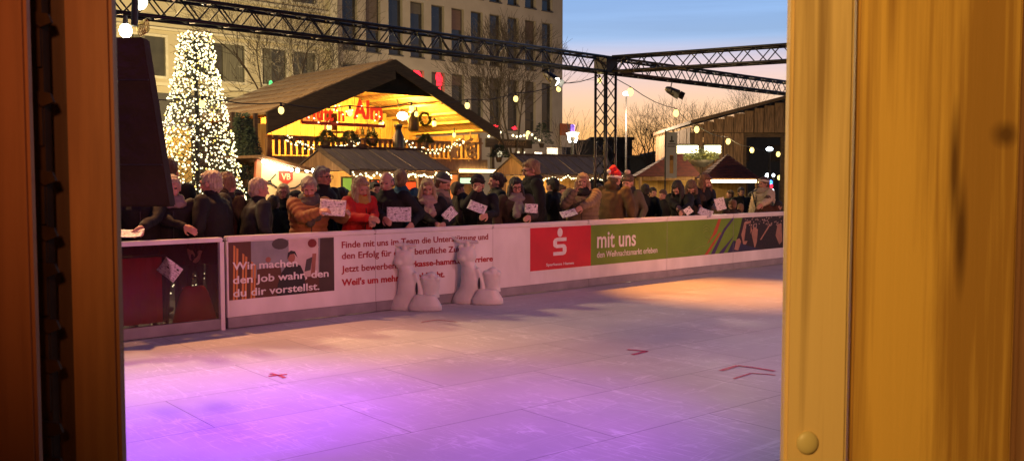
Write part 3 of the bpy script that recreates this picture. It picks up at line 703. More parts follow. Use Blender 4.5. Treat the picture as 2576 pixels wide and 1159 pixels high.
# far silhouettes
def silo(px0, px1, pytop, t_, label, h=None, dep=9, windows=True):
    a = PD(px0, pytop, t_); b_ = PD(px1, pytop, t_); A = Vector((a.x, a.y, 0)); B = Vector((b_.x, b_.y, 0)); d = FH*dep; z = max(a.z, b_.z)
    t = thing('distant_building', label, 'building', (A+B)/2, 'dark buildings on the horizon')
    mb = MB(); mb.hexa([A, B, B+d, A+d]+[Vector((q.x, q.y, z)) for q in (A, B, B+d, A+d)]); part('wall', mb, M['silh'], t)
    n = (B-A).normalized(); W = (B-A).length
    mb = MB(); mb.obox((A+B)/2+d/2+Vector((0, 0, z+.1)), n*(W/2+.15), FH*(dep/2+.15), (0, 0, .1)); part('roof', mb, M['silh'], t)
    if windows:
        k = 0
        x = .8
        while x < W-1.2 and k < 8:
            mb = MB(); c = A+n*x+Vector((0, 0, z-1.5)); mb.obox(c-FH*.03, n*.4, FH*.02, (0, 0, .55)); part('window', mb, M['pane'], t); x += 2.2; k += 1
silo(1425, 1500, 360, 60, 'low dark building just right of the office block corner')
silo(1490, 1590, 352, 68, 'dark low building behind the lattice tower')
silo(1585, 1702, 398, 64, 'lowest dark building behind the first red roof')
silo(1652, 1712, 386, 75, 'narrow dark block one step above the lowest roof')
silo(1700, 1772, 367, 72, 'tallest dark block beside the printed banner')
silo(1765, 1860, 366, 80, 'dark block partly hidden by the wooden barn')
silo(1840, 2050, 330, 62, 'dark building seen through the barn opening')

# street lamps
def street_lamp(px, py, t_, label, cold=False):
    p = PD(px, py, t_); t = thing('street_lamp', label, 'street lamp', (p.x, p.y, 0), 'street lamps')
    part('pole', MB().cyl((p.x, p.y, 0), (p.x, p.y, p.z), .06, .035, 8), M['black'], t)
    mb = MB(); mb.ell(p, .16, .16, .1); part('lamp_head', mb, M['cold'] if cold else M['bulbw'], t, True)
street_lamp(1575, 236, 42, 'tall street lamp on a thin pole against the orange sky')
street_lamp(1935, 375, 42, 'cold white street lamp seen in the barn opening', True)

# ------------------------------------------------------------------ wooden barn (right)
def planks(mb, A, B, z0f, z1f, th, w_, r, nrm, mats=2):
    """vertical planks with gaps from A to B (xy), z0f/z1f functions of fraction"""
    A, B = Vector(A), Vector(B); n = int((B-A).length/w_); d = (B-A)/n; u = d.normalized()
    for i in range(n):
        f = (i+.5)/n; c = A+d*(i+.5); off = nrm*r.uniform(0, .02); hw = d.length*.5*r.uniform(.86, .97)
        z0, z1 = z0f(f), z1f(f)
        mb.hexa([c-u*hw+off+Vector((0, 0, z0)), c+u*hw+off+Vector((0, 0, z0)), c+u*hw+off+nrm*th+Vector((0, 0, z0)), c-u*hw+off+nrm*th+Vector((0, 0, z0)),
                 c-u*hw+off+Vector((0, 0, z1)), c+u*hw+off+Vector((0, 0, z1)), c+u*hw+off+nrm*th+Vector((0, 0, z1)), c-u*hw+off+nrm*th+Vector((0, 0, z1))])
def barn():
    t_ = 34.0
    r = random.Random(2)
    def G(px): p = PD(px, 452, t_); return Vector((p.x, p.y, 0))
    def Zp(px, py): return PD(px, py, t_).z
    A, B = G(1742), G(2120); t = thing('wooden_barn', 'tall barn of rough vertical boards with a dark opening beside the right post', 'barn', (A+B)/2)
    back = -FH
    def top(f): px = 1742+(2120-1742)*f; y = 313-(px-1742)*.262 if px < 2010 else 243+(px-2010)*.26; return Zp(px, y)
    # upper gable boards
    mb = MB(); planks(mb, A, B, lambda f: Zp(1900, 334), lambda f: top(f)-.05, .04, .36, r, back); part('gable_boards', mb, M['wood_grey'], t)
    C = G(1868); mb = MB(); planks(mb, A+Vector((0, 0, 0)), C, lambda f: 0, lambda f: Zp(1900, 334)-.02, .04, .36, r, back*1.0); part('wall_boards', mb, M['wood_grey'], t)
    D = G(1973); mb = MB(); planks(mb, D, B, lambda f: 0, lambda f: Zp(1900, 334)-.02, .04, .36, r, back); part('wall_boards', mb, M['wood_grey'], t)
    # backing frame, side
    mb = MB(); u = (B-A).normalized()
    for q in (A, C, D, B): mb.obox(q+FH*.12+Vector((0, 0, Zp(1900, 334)/2)), u*.12, FH*.1, (0, 0, Zp(1900, 334)/2))
    mb.obox((A+B)/2+FH*.12+Vector((0, 0, Zp(1900, 334)-.05)), u*(B-A).length/2, FH*.08, (0, 0, .12)); part('frame', mb, M['wood_dark'], t)
    # roof slopes going back
    ap = G(2010); za = Zp(2010, 240); zl = Zp(1735, 313); L_ = G(1732); dp = FH*9
    mb = MB(); L0 = L_+Vector((0, 0, zl)); P0 = ap+Vector((0, 0, za)); mb.prism([L0-FH*.3, P0-FH*.3, P0+Vector((0, 0, .12))-FH*.3, L0+Vector((0, 0, .12))-FH*.3], dp); part('roof', mb, M['wood_dark'], t)
    R_ = G(2130); R0 = R_+Vector((0, 0, Zp(2130, 271))); mb = MB(); mb.prism([P0-FH*.3+u*.01, R0-FH*.3, R0+Vector((0, 0, .12))-FH*.3, P0+Vector((0, 0, .12))-FH*.3+u*.01], dp); part('roof', mb, M['wood_dark'], t)
    mb = MB(); planks(mb, A+FH*.3, A+FH*8.6, lambda f: 0, lambda f: zl-.1, .04, .36, r, -u); part('side_wall', mb, M['wood_grey'], t)
    mb = MB(); mb.prism([A+FH*.06+Vector((0, 0, Zp(1900, 334)+.1)), B+FH*.06+Vector((0, 0, Zp(1900, 334)+.1)), B+FH*.06+Vector((0, 0, top(1)-.15)), ap+FH*.06+Vector((0, 0, za-.2)), A+FH*.06+Vector((0, 0, top(0)-.12))], FH*.03); part('backing', mb, M['wood_dark'], t)
barn()

# ------------------------------------------------------------------ main gabled hut
def gable_hut():
    Y = 20.0; r = random.Random(4)
    ap = PY(960, 160, Y); le = PY(640, 291, Y); re = PY(1222, 334, Y); zr = ap.z; ax = ap.x; YB_ = Y+4.6
    t = thing('gabled_hut', 'large two-storey wooden market hut with open lit gable and balcony', 'hut', (ax, Y+2, 0))
    lx, rx = le.x, re.x; lz, rz = le.z, re.z
    # roof slopes (front overhang)
    def slope(x0, z0, x1, z1, m_, name):
        d = Vector((x1-x0, 0, z1-z0)); L_ = d.length; d.normalize(); n = Vector((-d.z, 0, d.x));
        if n.z < 0: n = -n
        mb = MB(); k = 16
        for i in range(k):
            a = Vector((x0, 0, z0))+d*(L_*i/k); b_ = Vector((x0, 0, z0))+d*(L_*(i+1)/k-.004); off = n*(.012*(i % 2))
            mb.hexa([a+Vector((0, Y-.55, 0))+off, b_+Vector((0, Y-.55, 0))+off, b_+Vector((0, YB_, 0))+off, a+Vector((0, YB_, 0))+off,
                     a+Vector((0, Y-.55, 0))+off+n*.06, b_+Vector((0, Y-.55, 0))+off+n*.06, b_+Vector((0, YB_, 0))+off+n*.06, a+Vector((0, YB_, 0))+off+n*.06])
        part(name, mb, m_, t)
    slope(lx, lz, ax, zr, M['roofwood'], 'roof'); slope(ax+.004, zr, rx, rz, M['roofwood'], 'roof')
    # dark barge boards (deep left one, slimmer right one)
    def barge(x0, z0, x1, z1, dep, nm='barge_board'):
        mb = MB(); mb.prism([(x0, Y-.62, z0+.05), (x1, Y-.62, z1+.05), (x1, Y-.62, z1-dep), (x0, Y-.62, z0-dep)], (0, .06, 0)); part(nm, mb, M['bargewood'], t)
    barge(lx, lz, ax, zr, .45); barge(ax+.005, zr, rx, rz, .26)
    # dark gable infill under the ridge
    gz = PY(985, 242, Y).z; fl = (gz-(lz-.5))/((zr-.5)-(lz-.5)); xl = lx+(ax-lx)*fl; fr = (gz-(rz-.2))/((zr-.2)-(rz-.2)); xr = rx+(ax-rx)*fr
    mb = MB(); mb.prism([(xl-.1, Y-.50, gz), (xr+.05, Y-.50, gz), (ax, Y-.50, zr-.06)], (0, .04, 0)); part('gable_infill', mb, M['awning'], t)
    # ceiling battens under right slope, back wall
    dz = PY(800, 395, Y).z              # balcony deck height
    mb = MB(); k = 30; x0, x1 = lx+.25, rx-.25
    for i in range(k):
        xa = x0+(x1-x0)*i/k; xb = x0+(x1-x0)*(i+1)/k-.01; xm = (xa+xb)/2
        zt = (lz+(zr-lz)*(xm-lx)/(ax-lx)) if xm < ax else (rz+(zr-rz)*(rx-xm)/(rx-ax)); mb.box(xa, xb, Y+3.0+.01*(i % 2), Y+3.06+.01*(i % 2), dz, zt-.05)
    part('back_wall', mb, M['wood_warm'], t)
    mb = MB(); d = Vector((rx-ax, 0, rz-zr)); L_ = d.length; d.normalize()
    for i in range(7):
        p = Vector((ax, 0, zr-.12))+d*(L_*(i+.7)/7.6); mb.box(p.x-.04, p.x+.04, Y-.45, Y+3.0, p.z-.06, p.z+.0)
    part('rafters', mb, M['wood_warm'], t)
    mb = MB(); d = Vector((lx-ax, 0, lz-zr)); L_ = d.length; d.normalize()
    for i in range(7):
        p = Vector((ax, 0, zr-.12))+d*(L_*(i+.7)/7.6); mb.box(p.x-.04, p.x+.04, Y-.45, Y+3.0, p.z-.06, p.z+.0)
    part('rafters', mb, M['wood_warm'], t)
    # tie beam and inner posts
    mb = MB(); q = PY(800, 352, Y); mb.box(lx+.3, rx-.3, Y+.35, Y+.47, PY(900, 352, Y).z-.05, PY(900, 352, Y).z+.07); part('tie_beam', mb, M['wood_mid'], t)
    for px in (668, 905, 1045, 1196):
        X = PY(px, 350, Y).x; part('post', MB().box(X-.06, X+.06, Y-.2, Y-.08, 0, min(PY(px, 348, Y).z, 3.6)), M['wood_mid'], t)
    # side walls
    part('side_wall', MB().box(lx+.1, lx+.16, Y, YB_, 0, lz-.05), M['wood_dark'], t)
    part('side_wall', MB().box(rx-.3, rx-.24, Y, YB_, 0, rz-.05), M['wood_mid'], t)
    # balcony deck, fascia, railing
    part('deck', MB().box(lx+.17, rx-.31, Y-.35, Y+3, dz-.16, dz-.04), M['wood_dark'], t)
    part('deck_fascia', MB().box(lx+.17, rx-.31, Y-.42, Y-.352, dz-.3, dz-.0), M['wood_mid'], t)
    rt = PY(900, 352, Y).z
    part('handrail', MB().box(lx+.3, rx-.4, Y-.34, Y-.26, rt-.02, rt+.03), M['wood_mid'], t)
    mb = MB(); x = lx+.35; i = 0
    while x < rx-.5:
        px = None
        if not (ax-.35 < x < ax+.55 and False): mb.box(x, x+.085, Y-.32, Y-.29, dz+.03, rt-.022)
        x += .155; i += 1
    part('railing_slats', mb, M['wood_mid'], t)
    # ground floor: counter, back wall, hatch
    part('counter', MB().box(lx+.3, rx-.4, Y-.1, Y+.4, 0, 1.05), M['wood_mid'], t)
    part('stall_back', MB().box(lx+.3, rx-.4, Y+2.4, Y+2.5, 0, dz-.17), M['wood_warm'], t)
    part('light_strip', MB().box(PY(1130, 430, Y).x, PY(1236, 430, Y).x, Y-.5, Y-.43, PY(1180, 434, Y).z, PY(1180, 427, Y).z), M['warmled'], t)
    # side panel at left of balcony, in the warm wood colour
    a = PY(645, 300, Y-.05); b_ = PY(672, 400, Y-.05); part('warm_panel', MB().box(a.x, b_.x, Y-.08, Y-.03, b_.z, a.z-.1), M['wood_warm'], t)
    # lit cloth at the right of the gable: sign letters
    tp = PY(875, 300, Y-.7)
    bd = thing('hut_sign', 'red fretwork lettering with small lights under the hut gable', 'sign', tp)
    mr = mat('sign_letter_red', (.5, .06, .02), .5)
    P0 = PY(770, 300, Y-.3); P1 = PY(866, 296, Y-.3); P2 = PY(884, 296, Y-.3); P3 = PY(962, 292, Y-.3)
    text_fit('lettering', 'Hütt´n', P0.x, P1.x, P0.z, .36, Y-.3, M['signglow'], bd, .03)
    text_fit('lettering', '-', P1.x+.04, P1.x+.16, P0.z+.05, .36, Y-.3, M['signglow'], bd, .04)
    text_fit('lettering', 'Alm', P2.x+.05, P3.x, P2.z, .46, Y-.3, M['signglow'], bd, .04)
    mb = MB(); mb.box(P0.x-.1, P3.x+.1, Y-.27, Y-.24, P0.z-.12, P0.z-.04); part('rail', mb, mr, bd)
    mb = MB(); rr_ = random.Random(8)
    for i in range(26):
        mb.ell((P0.x+(P3.x-P0.x)*rr_.random(), Y-.34, P0.z+rr_.uniform(-.1, .42)), .022, .022, .022, sub=1)
    part('fairy_lights', mb, M['fairy'], bd)
    # lamps inside: one strong flood, one candle lamp
    p = PY(1012, 292, Y+.9); lp = thing('flood_lamp', 'bright warm floodlight hanging inside the hut gable', 'lamp', p)
    mb = MB(); mb.ell(p, .17, .12, .12); part('lamp_glass', mb, M['bulbw'], lp, True)
    part('bracket', MB().cyl(p+Vector((0, .1, .05)), p+Vector((0, .25, .5)), .02, .02, 6), M['black'], lp)
    for px, py, lab in ((1047, 287, 'small bright bulb right of the hut floodlight'), (1142, 340, 'oval bulb over the right half of the balcony'), (893, 372, 'yellow lamp shining between the left balcony slats')):
        q = PY(px, py, Y-.2); l2 = thing('hut_lamp', lab, 'lamp', q, 'small lamps on the hut balcony')
        mb = MB(); mb.ell(q, .05, .05, .075); part('bulb', mb, M['bulb'], l2, True); part('socket', MB().cyl(q+Vector((0, 0, .07)), q+Vector((0, 0, .2)), .025, .015, 8), M['wire'], l2)
    return Y, lx, rx, ax, dz, rt
HY, hlx, hrx, hax, hdz, hrt = gable_hut()
# decorations on the hut
def swag(p0, p1, drop, label, n=46, Yp=None, seed=1, rb=.022):
    r = random.Random(seed); t = thing('light_garland', label, 'garland', p0, 'fairy light garlands')
    pts = []
    for i in range(17):
        f = i/16; pts.append(Vector(p0).lerp(Vector(p1), f)+Vector((0, 0, -drop*4*f*(1-f))))
    mb = MB().tube(pts, .012, 5)
    for i in range(300):
        f = r.random(); q = Vector(p0).lerp(Vector(p1), f)+Vector((0, 0, -drop*4*f*(1-f))); d = Vector((r.uniform(-1, 1), r.uniform(-1, 1), r.uniform(-1, 1))).normalized(); s_ = d.orthogonal().normalized()
        mb.poly([q-s_*.01, q+s_*.01, q+d*.09])
    part('greenery', mb, M['leafdark'], t)
    mb = MB()
    for i in range(n):
        f = (i+r.random())/n; q = Vector(p0).lerp(Vector(p1), f)+Vector((r.uniform(-.03, .03), -.06, -drop*4*f*(1-f)+r.uniform(-.09, .09))); s_ = r.uniform(.7, 1.15)*rb; mb.ell(q, s_, s_, s_, sub=1)
    part('fairy_lights', mb, M['fairy'], t)
yy = HY-.5
swag(PY(712, 342, yy), PY(905, 352, yy), .30, 'swag of fairy lights hanging on the left half of the hut balcony', 56, seed=2)
swag(PY(1008, 352, yy), PY(1165, 348, yy), .34, 'swag of fairy lights hanging on the right half of the hut balcony', 56, seed=3)
def star(px, py, Y, s_, label):
    p = PY(px, py, Y); pts = []
    for k in range(10): a = math.pi/2+2*math.pi*k/10+.15; r_ = s_*(1 if k % 2 == 0 else .42); pts.append(p+Vector((r_*math.cos(a)*.8, 0, r_*math.sin(a))))
    single('star_ornament', MB().prism(pts, (0, .04, 0)), M['wood_warm'], label, 'star')
star(1141, 382, HY-.55, .3, 'large wooden star hanging on the right half of the hut balcony')
def wheel(px, py, Y, R_, label):
    p = PY(px, py, Y); t = thing('wagon_wheel', label, 'wheel', p)
    part('rim', MB().torus(p, (0, 1, 0), R_, .03, 22, 6), M['wood_dark'], t)
    mb = MB()
    for k in range(8): a = 2*math.pi*k/8; mb.cyl(p, p+Vector((math.cos(a)*R_, 0, math.sin(a)*R_)), .016, .016, 6)
    mb.cyl(p-Vector((0, .05, 0)), p+Vector((0, .05, 0)), .06, .06, 10); part('spokes', mb, M['wood_dark'], t)
wheel(912, 395, HY-.45, .3, 'old wagon wheel leaning in the middle of the hut balcony')
def sled(px, py, Y, label):
    p = PY(px, py, Y); t = thing('wooden_sled', label, 'sled', p); d = Vector((.35, 0, -.94)).normalized(); s_ = Vector((.94, 0, .35)).normalized()
    for k in (-1, 1): part('runner', MB().tube([p+s_*.14*k-d*.4+Vector((0, -.08, 0)), p+s_*.14*k-d*.3, p+s_*.14*k+d*.35], .018), M['wood_warm'], t)
    mb = MB()
    for i in range(4): mb.obox(p+d*(-.2+.14*i)+Vector((0, -.05, 0)), s_*.17, Vector((0, .012, 0)), d*.03)
    part('seat_slats', mb, M['wood_warm'], t)
sled(1180, 372, HY-.5, 'small wooden sled hung at the right end of the balcony')
def milkcan(px, py, Y, label, h=.55):
    p = PY(px, py, Y); single('milk_can', MB().lathe(p, [(.13, 0), (.15, .05), (.15, h*.6), (.08, h*.8), (.08, h*.9), (.12, h*.95), (.12, h), (.03, h+.02)], 16), M['black'], label, 'milk can', 'milk cans on the balcony', True)
milkcan(1002, 392, HY-.5, 'dark milk can standing on the rail right of the wheel', .8)
milkcan(1040, 330, HY+.2, 'dark narrow can shape in front of the hut floodlight', .55)
def bush(px, py, Y, R_, H_, label, group='small conifers', n=700, seed=1, name='potted_conifer'):
    p = PY(px, py, Y); t = thing(name, label, 'plant', p, group); r = random.Random(seed)
    part('pot', MB().lathe(p, [(.07, 0), (.1, .14), (.11, .15)], 12), M['wood_dark'], t)
    mb = MB(); mb.cyl(p+Vector((0, 0, .14)), p+Vector((0, 0, H_*.8)), .012, .006, 5)
    for i in range(n):
        z = r.random(); R2 = R_*(1-z*.8)*math.sqrt(r.random()); a = r.uniform(0, 6.28); q = p+Vector((R2*math.cos(a), R2*math.sin(a), .14+z*(H_-.14)))
        d = Vector((math.cos(a), math.sin(a), r.uniform(-.4, .6))).normalized(); s_ = d.orthogonal().normalized(); mb.poly([q-s_*.015, q+s_*.015, q+d*.08])
    part('foliage', mb, M['leafdark'], t)
bush(822, 372, HY-.55, .3, .42, 'dark potted conifer on the left half of the hut balcony', seed=1)
bush(880, 372, HY-.55, .26, .42, 'dark potted conifer left of the wagon wheel', seed=2)
bush(1070, 372, HY-.55, .22, .36, 'dark potted plant left of the wooden star', seed=3)
def chair(px, py, Y, label):
    p = PY(px, py, Y); t = thing('wooden_chair', label, 'chair', p)
    part('seat', MB().box(p.x-.2, p.x+.2, p.y-.2, p.y+.2, p.z+.42, p.z+.46), M['wood_dark'], t)
    part('backrest', MB().box(p.x-.2, p.x+.2, p.y+.18, p.y+.21, p.z+.5, p.z+.95), M['wood_dark'], t)
    for a in (-1, 1):
        for c in (-1, 1): part('leg', MB().cyl((p.x+.17*a, p.y+.17*c, p.z), (p.x+.17*a, p.y+.17*c, p.z+.42 if c < 0 else p.z+.95), .02, .02, 6), M['wood_dark'], t)
chair(842, 375, HY+.9, 'dark wooden chair standing behind the left balcony rail')
# lit pictures at the left of gable
for i, (x0, x1, lab) in enumerate(((756, 783, 'small yellow lit picture at the low end of the left gable slope'), (785, 806, 'narrow yellow lit picture beside the first one under the gable slope'))):
    a = PY(x0, 292, HY+.3); c = PY(x1, 308, HY+.3); t = thing('lit_picture', lab, 'picture', a, 'lit pictures under the gable')
    part('frame', MB().box(a.x, c.x, HY+.28, HY+.31, c.z-.03, a.z+.12), mat('yellow_frame', (.7, .5, .08), .5), t)
    part('picture', MB().box(a.x+.05, c.x-.05, HY+.265, HY+.278, c.z+.02, a.z+.07), emis('picture_glow', (1, .6, .1), .5), t)

# ------------------------------------------------------------------ low stalls in front
def stall(px0, px1, pye, pyr, Y, dep, label, lights=40, seed=1, overL=.0, cleft=True, wall='wood_mid'):
    """roof seen from the front: eave line y=pye from px0 to px1, ridge at pyr"""
    r = random.Random(seed); a = PY(px0, pye, Y); b_ = PY(px1, pye, Y); ze = (a.z+b_.z)/2; Yr = Y+dep/2
    xm = (px0+px1)/2; zr = PY(xm, pyr, Yr).z
    t = thing('market_stall', label, 'stall', ((a.x+b_.x)/2, Y+dep/2, 0), 'low market stalls behind the crowd')
    for sgn, nm in ((1, 'roof'), (-1, 'roof')):
        mb = MB(); n = int((b_.x-a.x)/.22); y0 = Y if sgn == 1 else Y+dep
        for i in range(n):
            xa = a.x+(b_.x-a.x)*i/n; xb = a.x+(b_.x-a.x)*(i+1)/n-.012; o = .012*(i % 2)
            mb.hexa([(xa, y0, ze+o), (xb, y0, ze+o), (xb, Yr, zr+o), (xa, Yr, zr+o), (xa, y0, ze+o+.03), (xb, y0, ze+o+.03), (xb, Yr, zr+o+.03), (xa, Yr, zr+o+.03)])
        part(nm, mb, M['roofdark'], t)
    part('ridge_beam', MB().box(a.x-.03, b_.x+.03, Yr-.04, Yr+.04, zr+.03, zr+.07), M['wood_dark'], t)
    for X in (a.x+.02, b_.x-.06):
        part('gable_panel', MB().prism([(X, Y+.05, ze), (X, Y+dep-.05, ze), (X, Yr, zr)], (.04, 0, 0)), M['wood_mid'], t)
        part('barge_board', MB().prism([(X-.05, Y-.03, ze+.02), (X-.05, Yr, zr+.06), (X-.05, Yr, zr-.05), (X-.05, Y-.03, ze-.09)], (.035, 0, 0)), M['wood_dark'], t)
    ins = .25
    for X in (a.x+ins, b_.x-ins):
        for y_ in (Y+.2, Y+dep-.2): part('post', MB().box(X-.05, X+.05, y_-.05, y_+.05, 0, ze), M[wall], t)
    part('counter', MB().box(a.x+ins+.06, b_.x-ins-.06, Y+.25, Y+.6, 0, 1.0), M[wall], t)
    part('back_wall', MB().box(a.x+ins+.06, b_.x-ins-.06, Y+dep-.26, Y+dep-.22, 0, ze-.02), M['wood_warm'], t)
    part('eave_beam', MB().box(a.x+.05, b_.x-.05, Y+.02, Y+.1, ze-.1, ze-.012), M['wood_mid'], t)
    mb = MB()
    for i in range(lights):
        X = a.x+(b_.x-a.x)*(i+.5)/lights; s_ = r.uniform(.018, .03); mb.ell((X+r.uniform(-.03, .03), Y-.04, ze-.05-.07*abs(math.sin(i*.45))+r.uniform(-.03, .03)), s_, s_, s_, sub=1)
    part('fairy_lights', mb, M['fairy'], t)
    return a, b_, ze, zr
s1 = stall(880, 1135, 430, 380, 15.4, 2.25, 'low stall with dark boarded roof and fairy lights under the big hut', 60, 1)
s2 = stall(1345, 1570, 440, 396, 17.0, 1.7, 'low stall with dark boarded roof behind the tall man and the tower', 44, 2)
# lit goods in stalls
def goods(px0, px1, py0, py1, Y, c, s_, label, name='lit_menu_board'):
    a = PY(px0, py0, Y); b_ = PY(px1, py1, Y); t = thing(name, label, 'board', (a.x, Y, b_.z), None)
    part('frame', MB().box(a.x-.03, b_.x+.03, Y, Y+.03, b_.z-.03, a.z+.03), M['wood_dark'], t)
    part('face', MB().box(a.x, b_.x, Y-.012, Y-.002, b_.z, a.z), emis('board_glow', c, s_), t)
goods(862, 893, 448, 480, 15.9, (.35, .6, .08), .55, 'green lit board at the back of the first low stall')
goods(1157, 1184, 448, 461, 18.6, (.55, .9, .6), 1.0, 'pale green lit display between the two low stalls')
goods(1132, 1150, 440, 500, 18.8, (.9, .3, .06), .5, 'orange lit panel right of the first low stall')
goods(934, 952, 455, 482, 15.8, (1, .12, .02), .8, 'red orange lit board left of the bald man')
goods(1010, 1045, 458, 480, 15.8, (1, .12, .02), .6, 'red orange lit board right of the blue jacket')
def lantern(px, py, Y, label):
    p = PY(px, py, Y); t = thing('hanging_lantern', label, 'lantern', p, 'lanterns hanging in the hut gable')
    part('glass', MB().lathe(p, [(.045, 0), (.06, .03), (.06, .12), (.03, .15)], 10), M['bulb'], t, True)
    part('cap', MB().lathe((p.x, p.y, p.z+.151), [(.08, 0), (.03, .06), (.01, .09)], 10), M['black'], t)
    part('chain', MB().cyl((p.x, p.y, p.z+.24), (p.x, p.y, p.z+.55), .006, .006, 5), M['black'], t)
lantern(828, 328, HY+.6, 'small lantern over the chair on the left of the hut balcony')
lantern(958, 322, HY+.6, 'small lantern hanging just left of the hut floodlight')
lantern(1092, 318, HY+.4, 'small lantern on the right slope of the hut gable')
def wreath(px, py, Y, R_, label):
    p = PY(px, py, Y); t = thing('fir_wreath', label, 'wreath', p, 'fir wreaths on the hut'); r = random.Random(int(px))
    part('ring', MB().torus(p, (0, 1, 0), R_, .03, 20, 6), M['wood_dark'], t)
    mb = MB()
    for i in range(420):
        a = r.uniform(0, 6.28); q = p+Vector((math.cos(a)*R_, r.uniform(-.05, .02), math.sin(a)*R_)); d = Vector((r.uniform(-1, 1), r.uniform(-.5, .3), r.uniform(-1, 1))).normalized(); s_ = d.orthogonal().normalized(); mb.poly([q-s_*.014, q+s_*.014, q+d*.1])
    part('needles', mb, M['leafdark'], t)
wreath(1068, 300, HY+.2, .17, 'round dark wreath hanging under the right slope of the hut gable')
wreath(935, 350, HY-.3, .15, 'round dark wreath above the wagon wheel')
def bottle_shelf(px0, px1, py, Y, label):
    a = PY(px0, py, Y); b_ = PY(px1, py, Y); t = thing('wall_shelf', label, 'shelf', a)
    part('board', MB().box(a.x, b_.x, Y, Y+.14, a.z-.03, a.z), M['wood_dark'], t)
    for X in (a.x+.05, b_.x-.09): part('bracket', MB().box(X, X+.04, Y+.02, Y+.12, a.z-.14, a.z-.031), M['wood_dark'], t)
    n = 6
    for i in range(n):
        X = a.x+.1+(b_.x-a.x-.2)*i/(n-1); h = .2+.05*(i % 3); o = part('jug', MB().lathe((X, Y+.07, a.z+.001), [(.045, 0), (.05, h*.5), (.02, h*.75), (.018, h)], 10), M['black'] if i % 2 else M['wood_mid'], None, True)
        tag(o, 'one of the dark jugs on the shelf inside the hut', 'jug', 'jugs on the shelf inside the hut')
bottle_shelf(900, 950, 338, HY+2.8, 'dark shelf with jugs on the back wall inside the hut')
# counter of the cream crest stall
def crest_stall():
    Y = 16.4; A = PY(650, 404, Y); B = PY(795, 440, Y); t = thing('crest_stall', 'stall front of cream board with red crest and big round bulbs', 'stall', (A.x, Y, 0), None)
    zb = 1.0; a1 = PY(728, 427, Y)
    mb = MB(); mb.prism([(A.x, Y, zb), (B.x, Y, zb), (B.x, Y, B.z-.0), (a1.x, Y, a1.z-.03), (A.x+.06, Y, A.z-.05)], (0, .05, 0)); part('board', mb, M['cream'], t)
    part('edge_post', MB().prism([(A.x-.16, Y-.03, .9), (A.x-.005, Y-.03, .9), (A.x+.055, Y-.03, A.z), (A.x-.05, Y-.03, A.z+.03)], (0, .08, 0)), mat('orange_edge', (.45, .12, .04), .6), t)
    part('base', MB().box(A.x-.16, B.x, Y+.01, Y+1.2, 0, .89), M['wood_mid'], t)
    mb = MB(); mb.prism([(A.x-.1, Y-.35, A.z+.05), (a1.x+.3, Y-.35, a1.z-.02), (a1.x+.3, Y-.35, a1.z+.03), (A.x-.1, Y-.35, A.z+.1)], (0, 1.8, 0)); part('roof', mb, M['wood_mid'], t)
    for i in range(9):
        q = A.lerp(a1, (i+.3)/9); mb = MB(); mb.ell((q.x, Y-.16, q.z-.015), .038, .038, .038); part('bulb', mb, M['bulbw'], t, True)
    for x_ in (748, 772, 787):
        q = PY(x_, 429, Y-.16); mb = MB(); mb.ell(q, .042, .042, .042); part('bulb', mb, M['bulbw'], t, True)
    # crest
    c = PY(719, 447, Y-.01); mb = MB(); mb.prism([(c.x-.16, Y-.012, c.z+.13), (c.x+.16, Y-.012, c.z+.13), (c.x+.15, Y-.012, c.z-.04), (c.x, Y-.012, c.z-.15), (c.x-.15, Y-.012, c.z-.04)], (0, .01, 0)); part('crest', mb, mat('crest_red', (.5, .05, .03), .5), t)
    text_fit('lettering', 'VB', c.x-.1, c.x+.1, c.z-.04, .13, Y-.015, M['cream'], t, .02)
    dkm = mat('black_paint', (.02, .015, .012), .6)
    for sgn in (-1, 1):
        mb = MB(); P_ = [c+Vector((sgn*x_, -.02, z_)) for x_, z_ in ((.05, -.22), (.2, -.2), (.33, -.12), (.42, -.1))]; mb.tube(P_, .018, 5)
        mb.prism([P_[3]+Vector((-.12*sgn, 0, -.06)), P_[3]+Vector((.02*sgn, 0, .03)), P_[3]+Vector((-.08*sgn, 0, .06))], (0, .01, 0)); part('branch', mb, dkm, t)
    p0 = PY(672, 462, Y-.02); p1 = PY(694, 438, Y-.02); part('diagonal_bar', MB().cyl(p0, p1, .012, .012, 6), dkm, t)
crest_stall()
# deer antler ornament over crest stall, sign Almstüberl
def almsign():
    Y = 24; a = PY(1222, 348, Y); b_ = PY(1338, 374, Y); t = thing('hut_sign', 'dark wooden sign board with carved name and round bulbs above', 'sign', a)
    part('board', MB().box(a.x, b_.x, Y, Y+.06, b_.z, a.z), M['wood_dark'], t)
    text_fit('lettering', 'Almstüberl', a.x+.55, b_.x-.3, b_.z+.1, .2, Y-.004, M['wood_mid'], t, .02)
    for i in range(2): X = a.x+.4+i*(b_.x-a.x-.8); part('post', MB().box(X-.06, X+.06, Y+.07, Y+.17, 0, a.z), M['wood_dark'], t)
    pts = [(1229, 343), (1240, 342), (1250, 336), (1258, 333), (1290, 341), (1300, 344), (1309, 343), (1318, 341), (1338, 339), (1347, 348), (1356, 353)]
    part('cable', MB().tube([PY(x, y-2, Y-.05) for x, y in pts], .01, 5), M['wire'], t)
    for x, y in pts: mb = MB(); mb.ell(PY(x, y, Y-.06), .045, .045, .045); part('bulb', mb, M['fairy'], t, True)
    mb = MB(); mb.ell(PY(1328, 334, Y-.1), .09, .05, .07); mb.cyl(PY(1326, 336, Y-.1), PY(1325, 350, Y-.1), .05, .02, 8); part('lamp', mb, M['bulb'], t)
almsign()
bush(1362, 372, 23.5, .45, .9, 'dark conifer branch at the end of the carved sign', seed=7)
bush(1255, 408, 20, .35, .5, 'dark dried foliage between the two low stall roofs', seed=9)
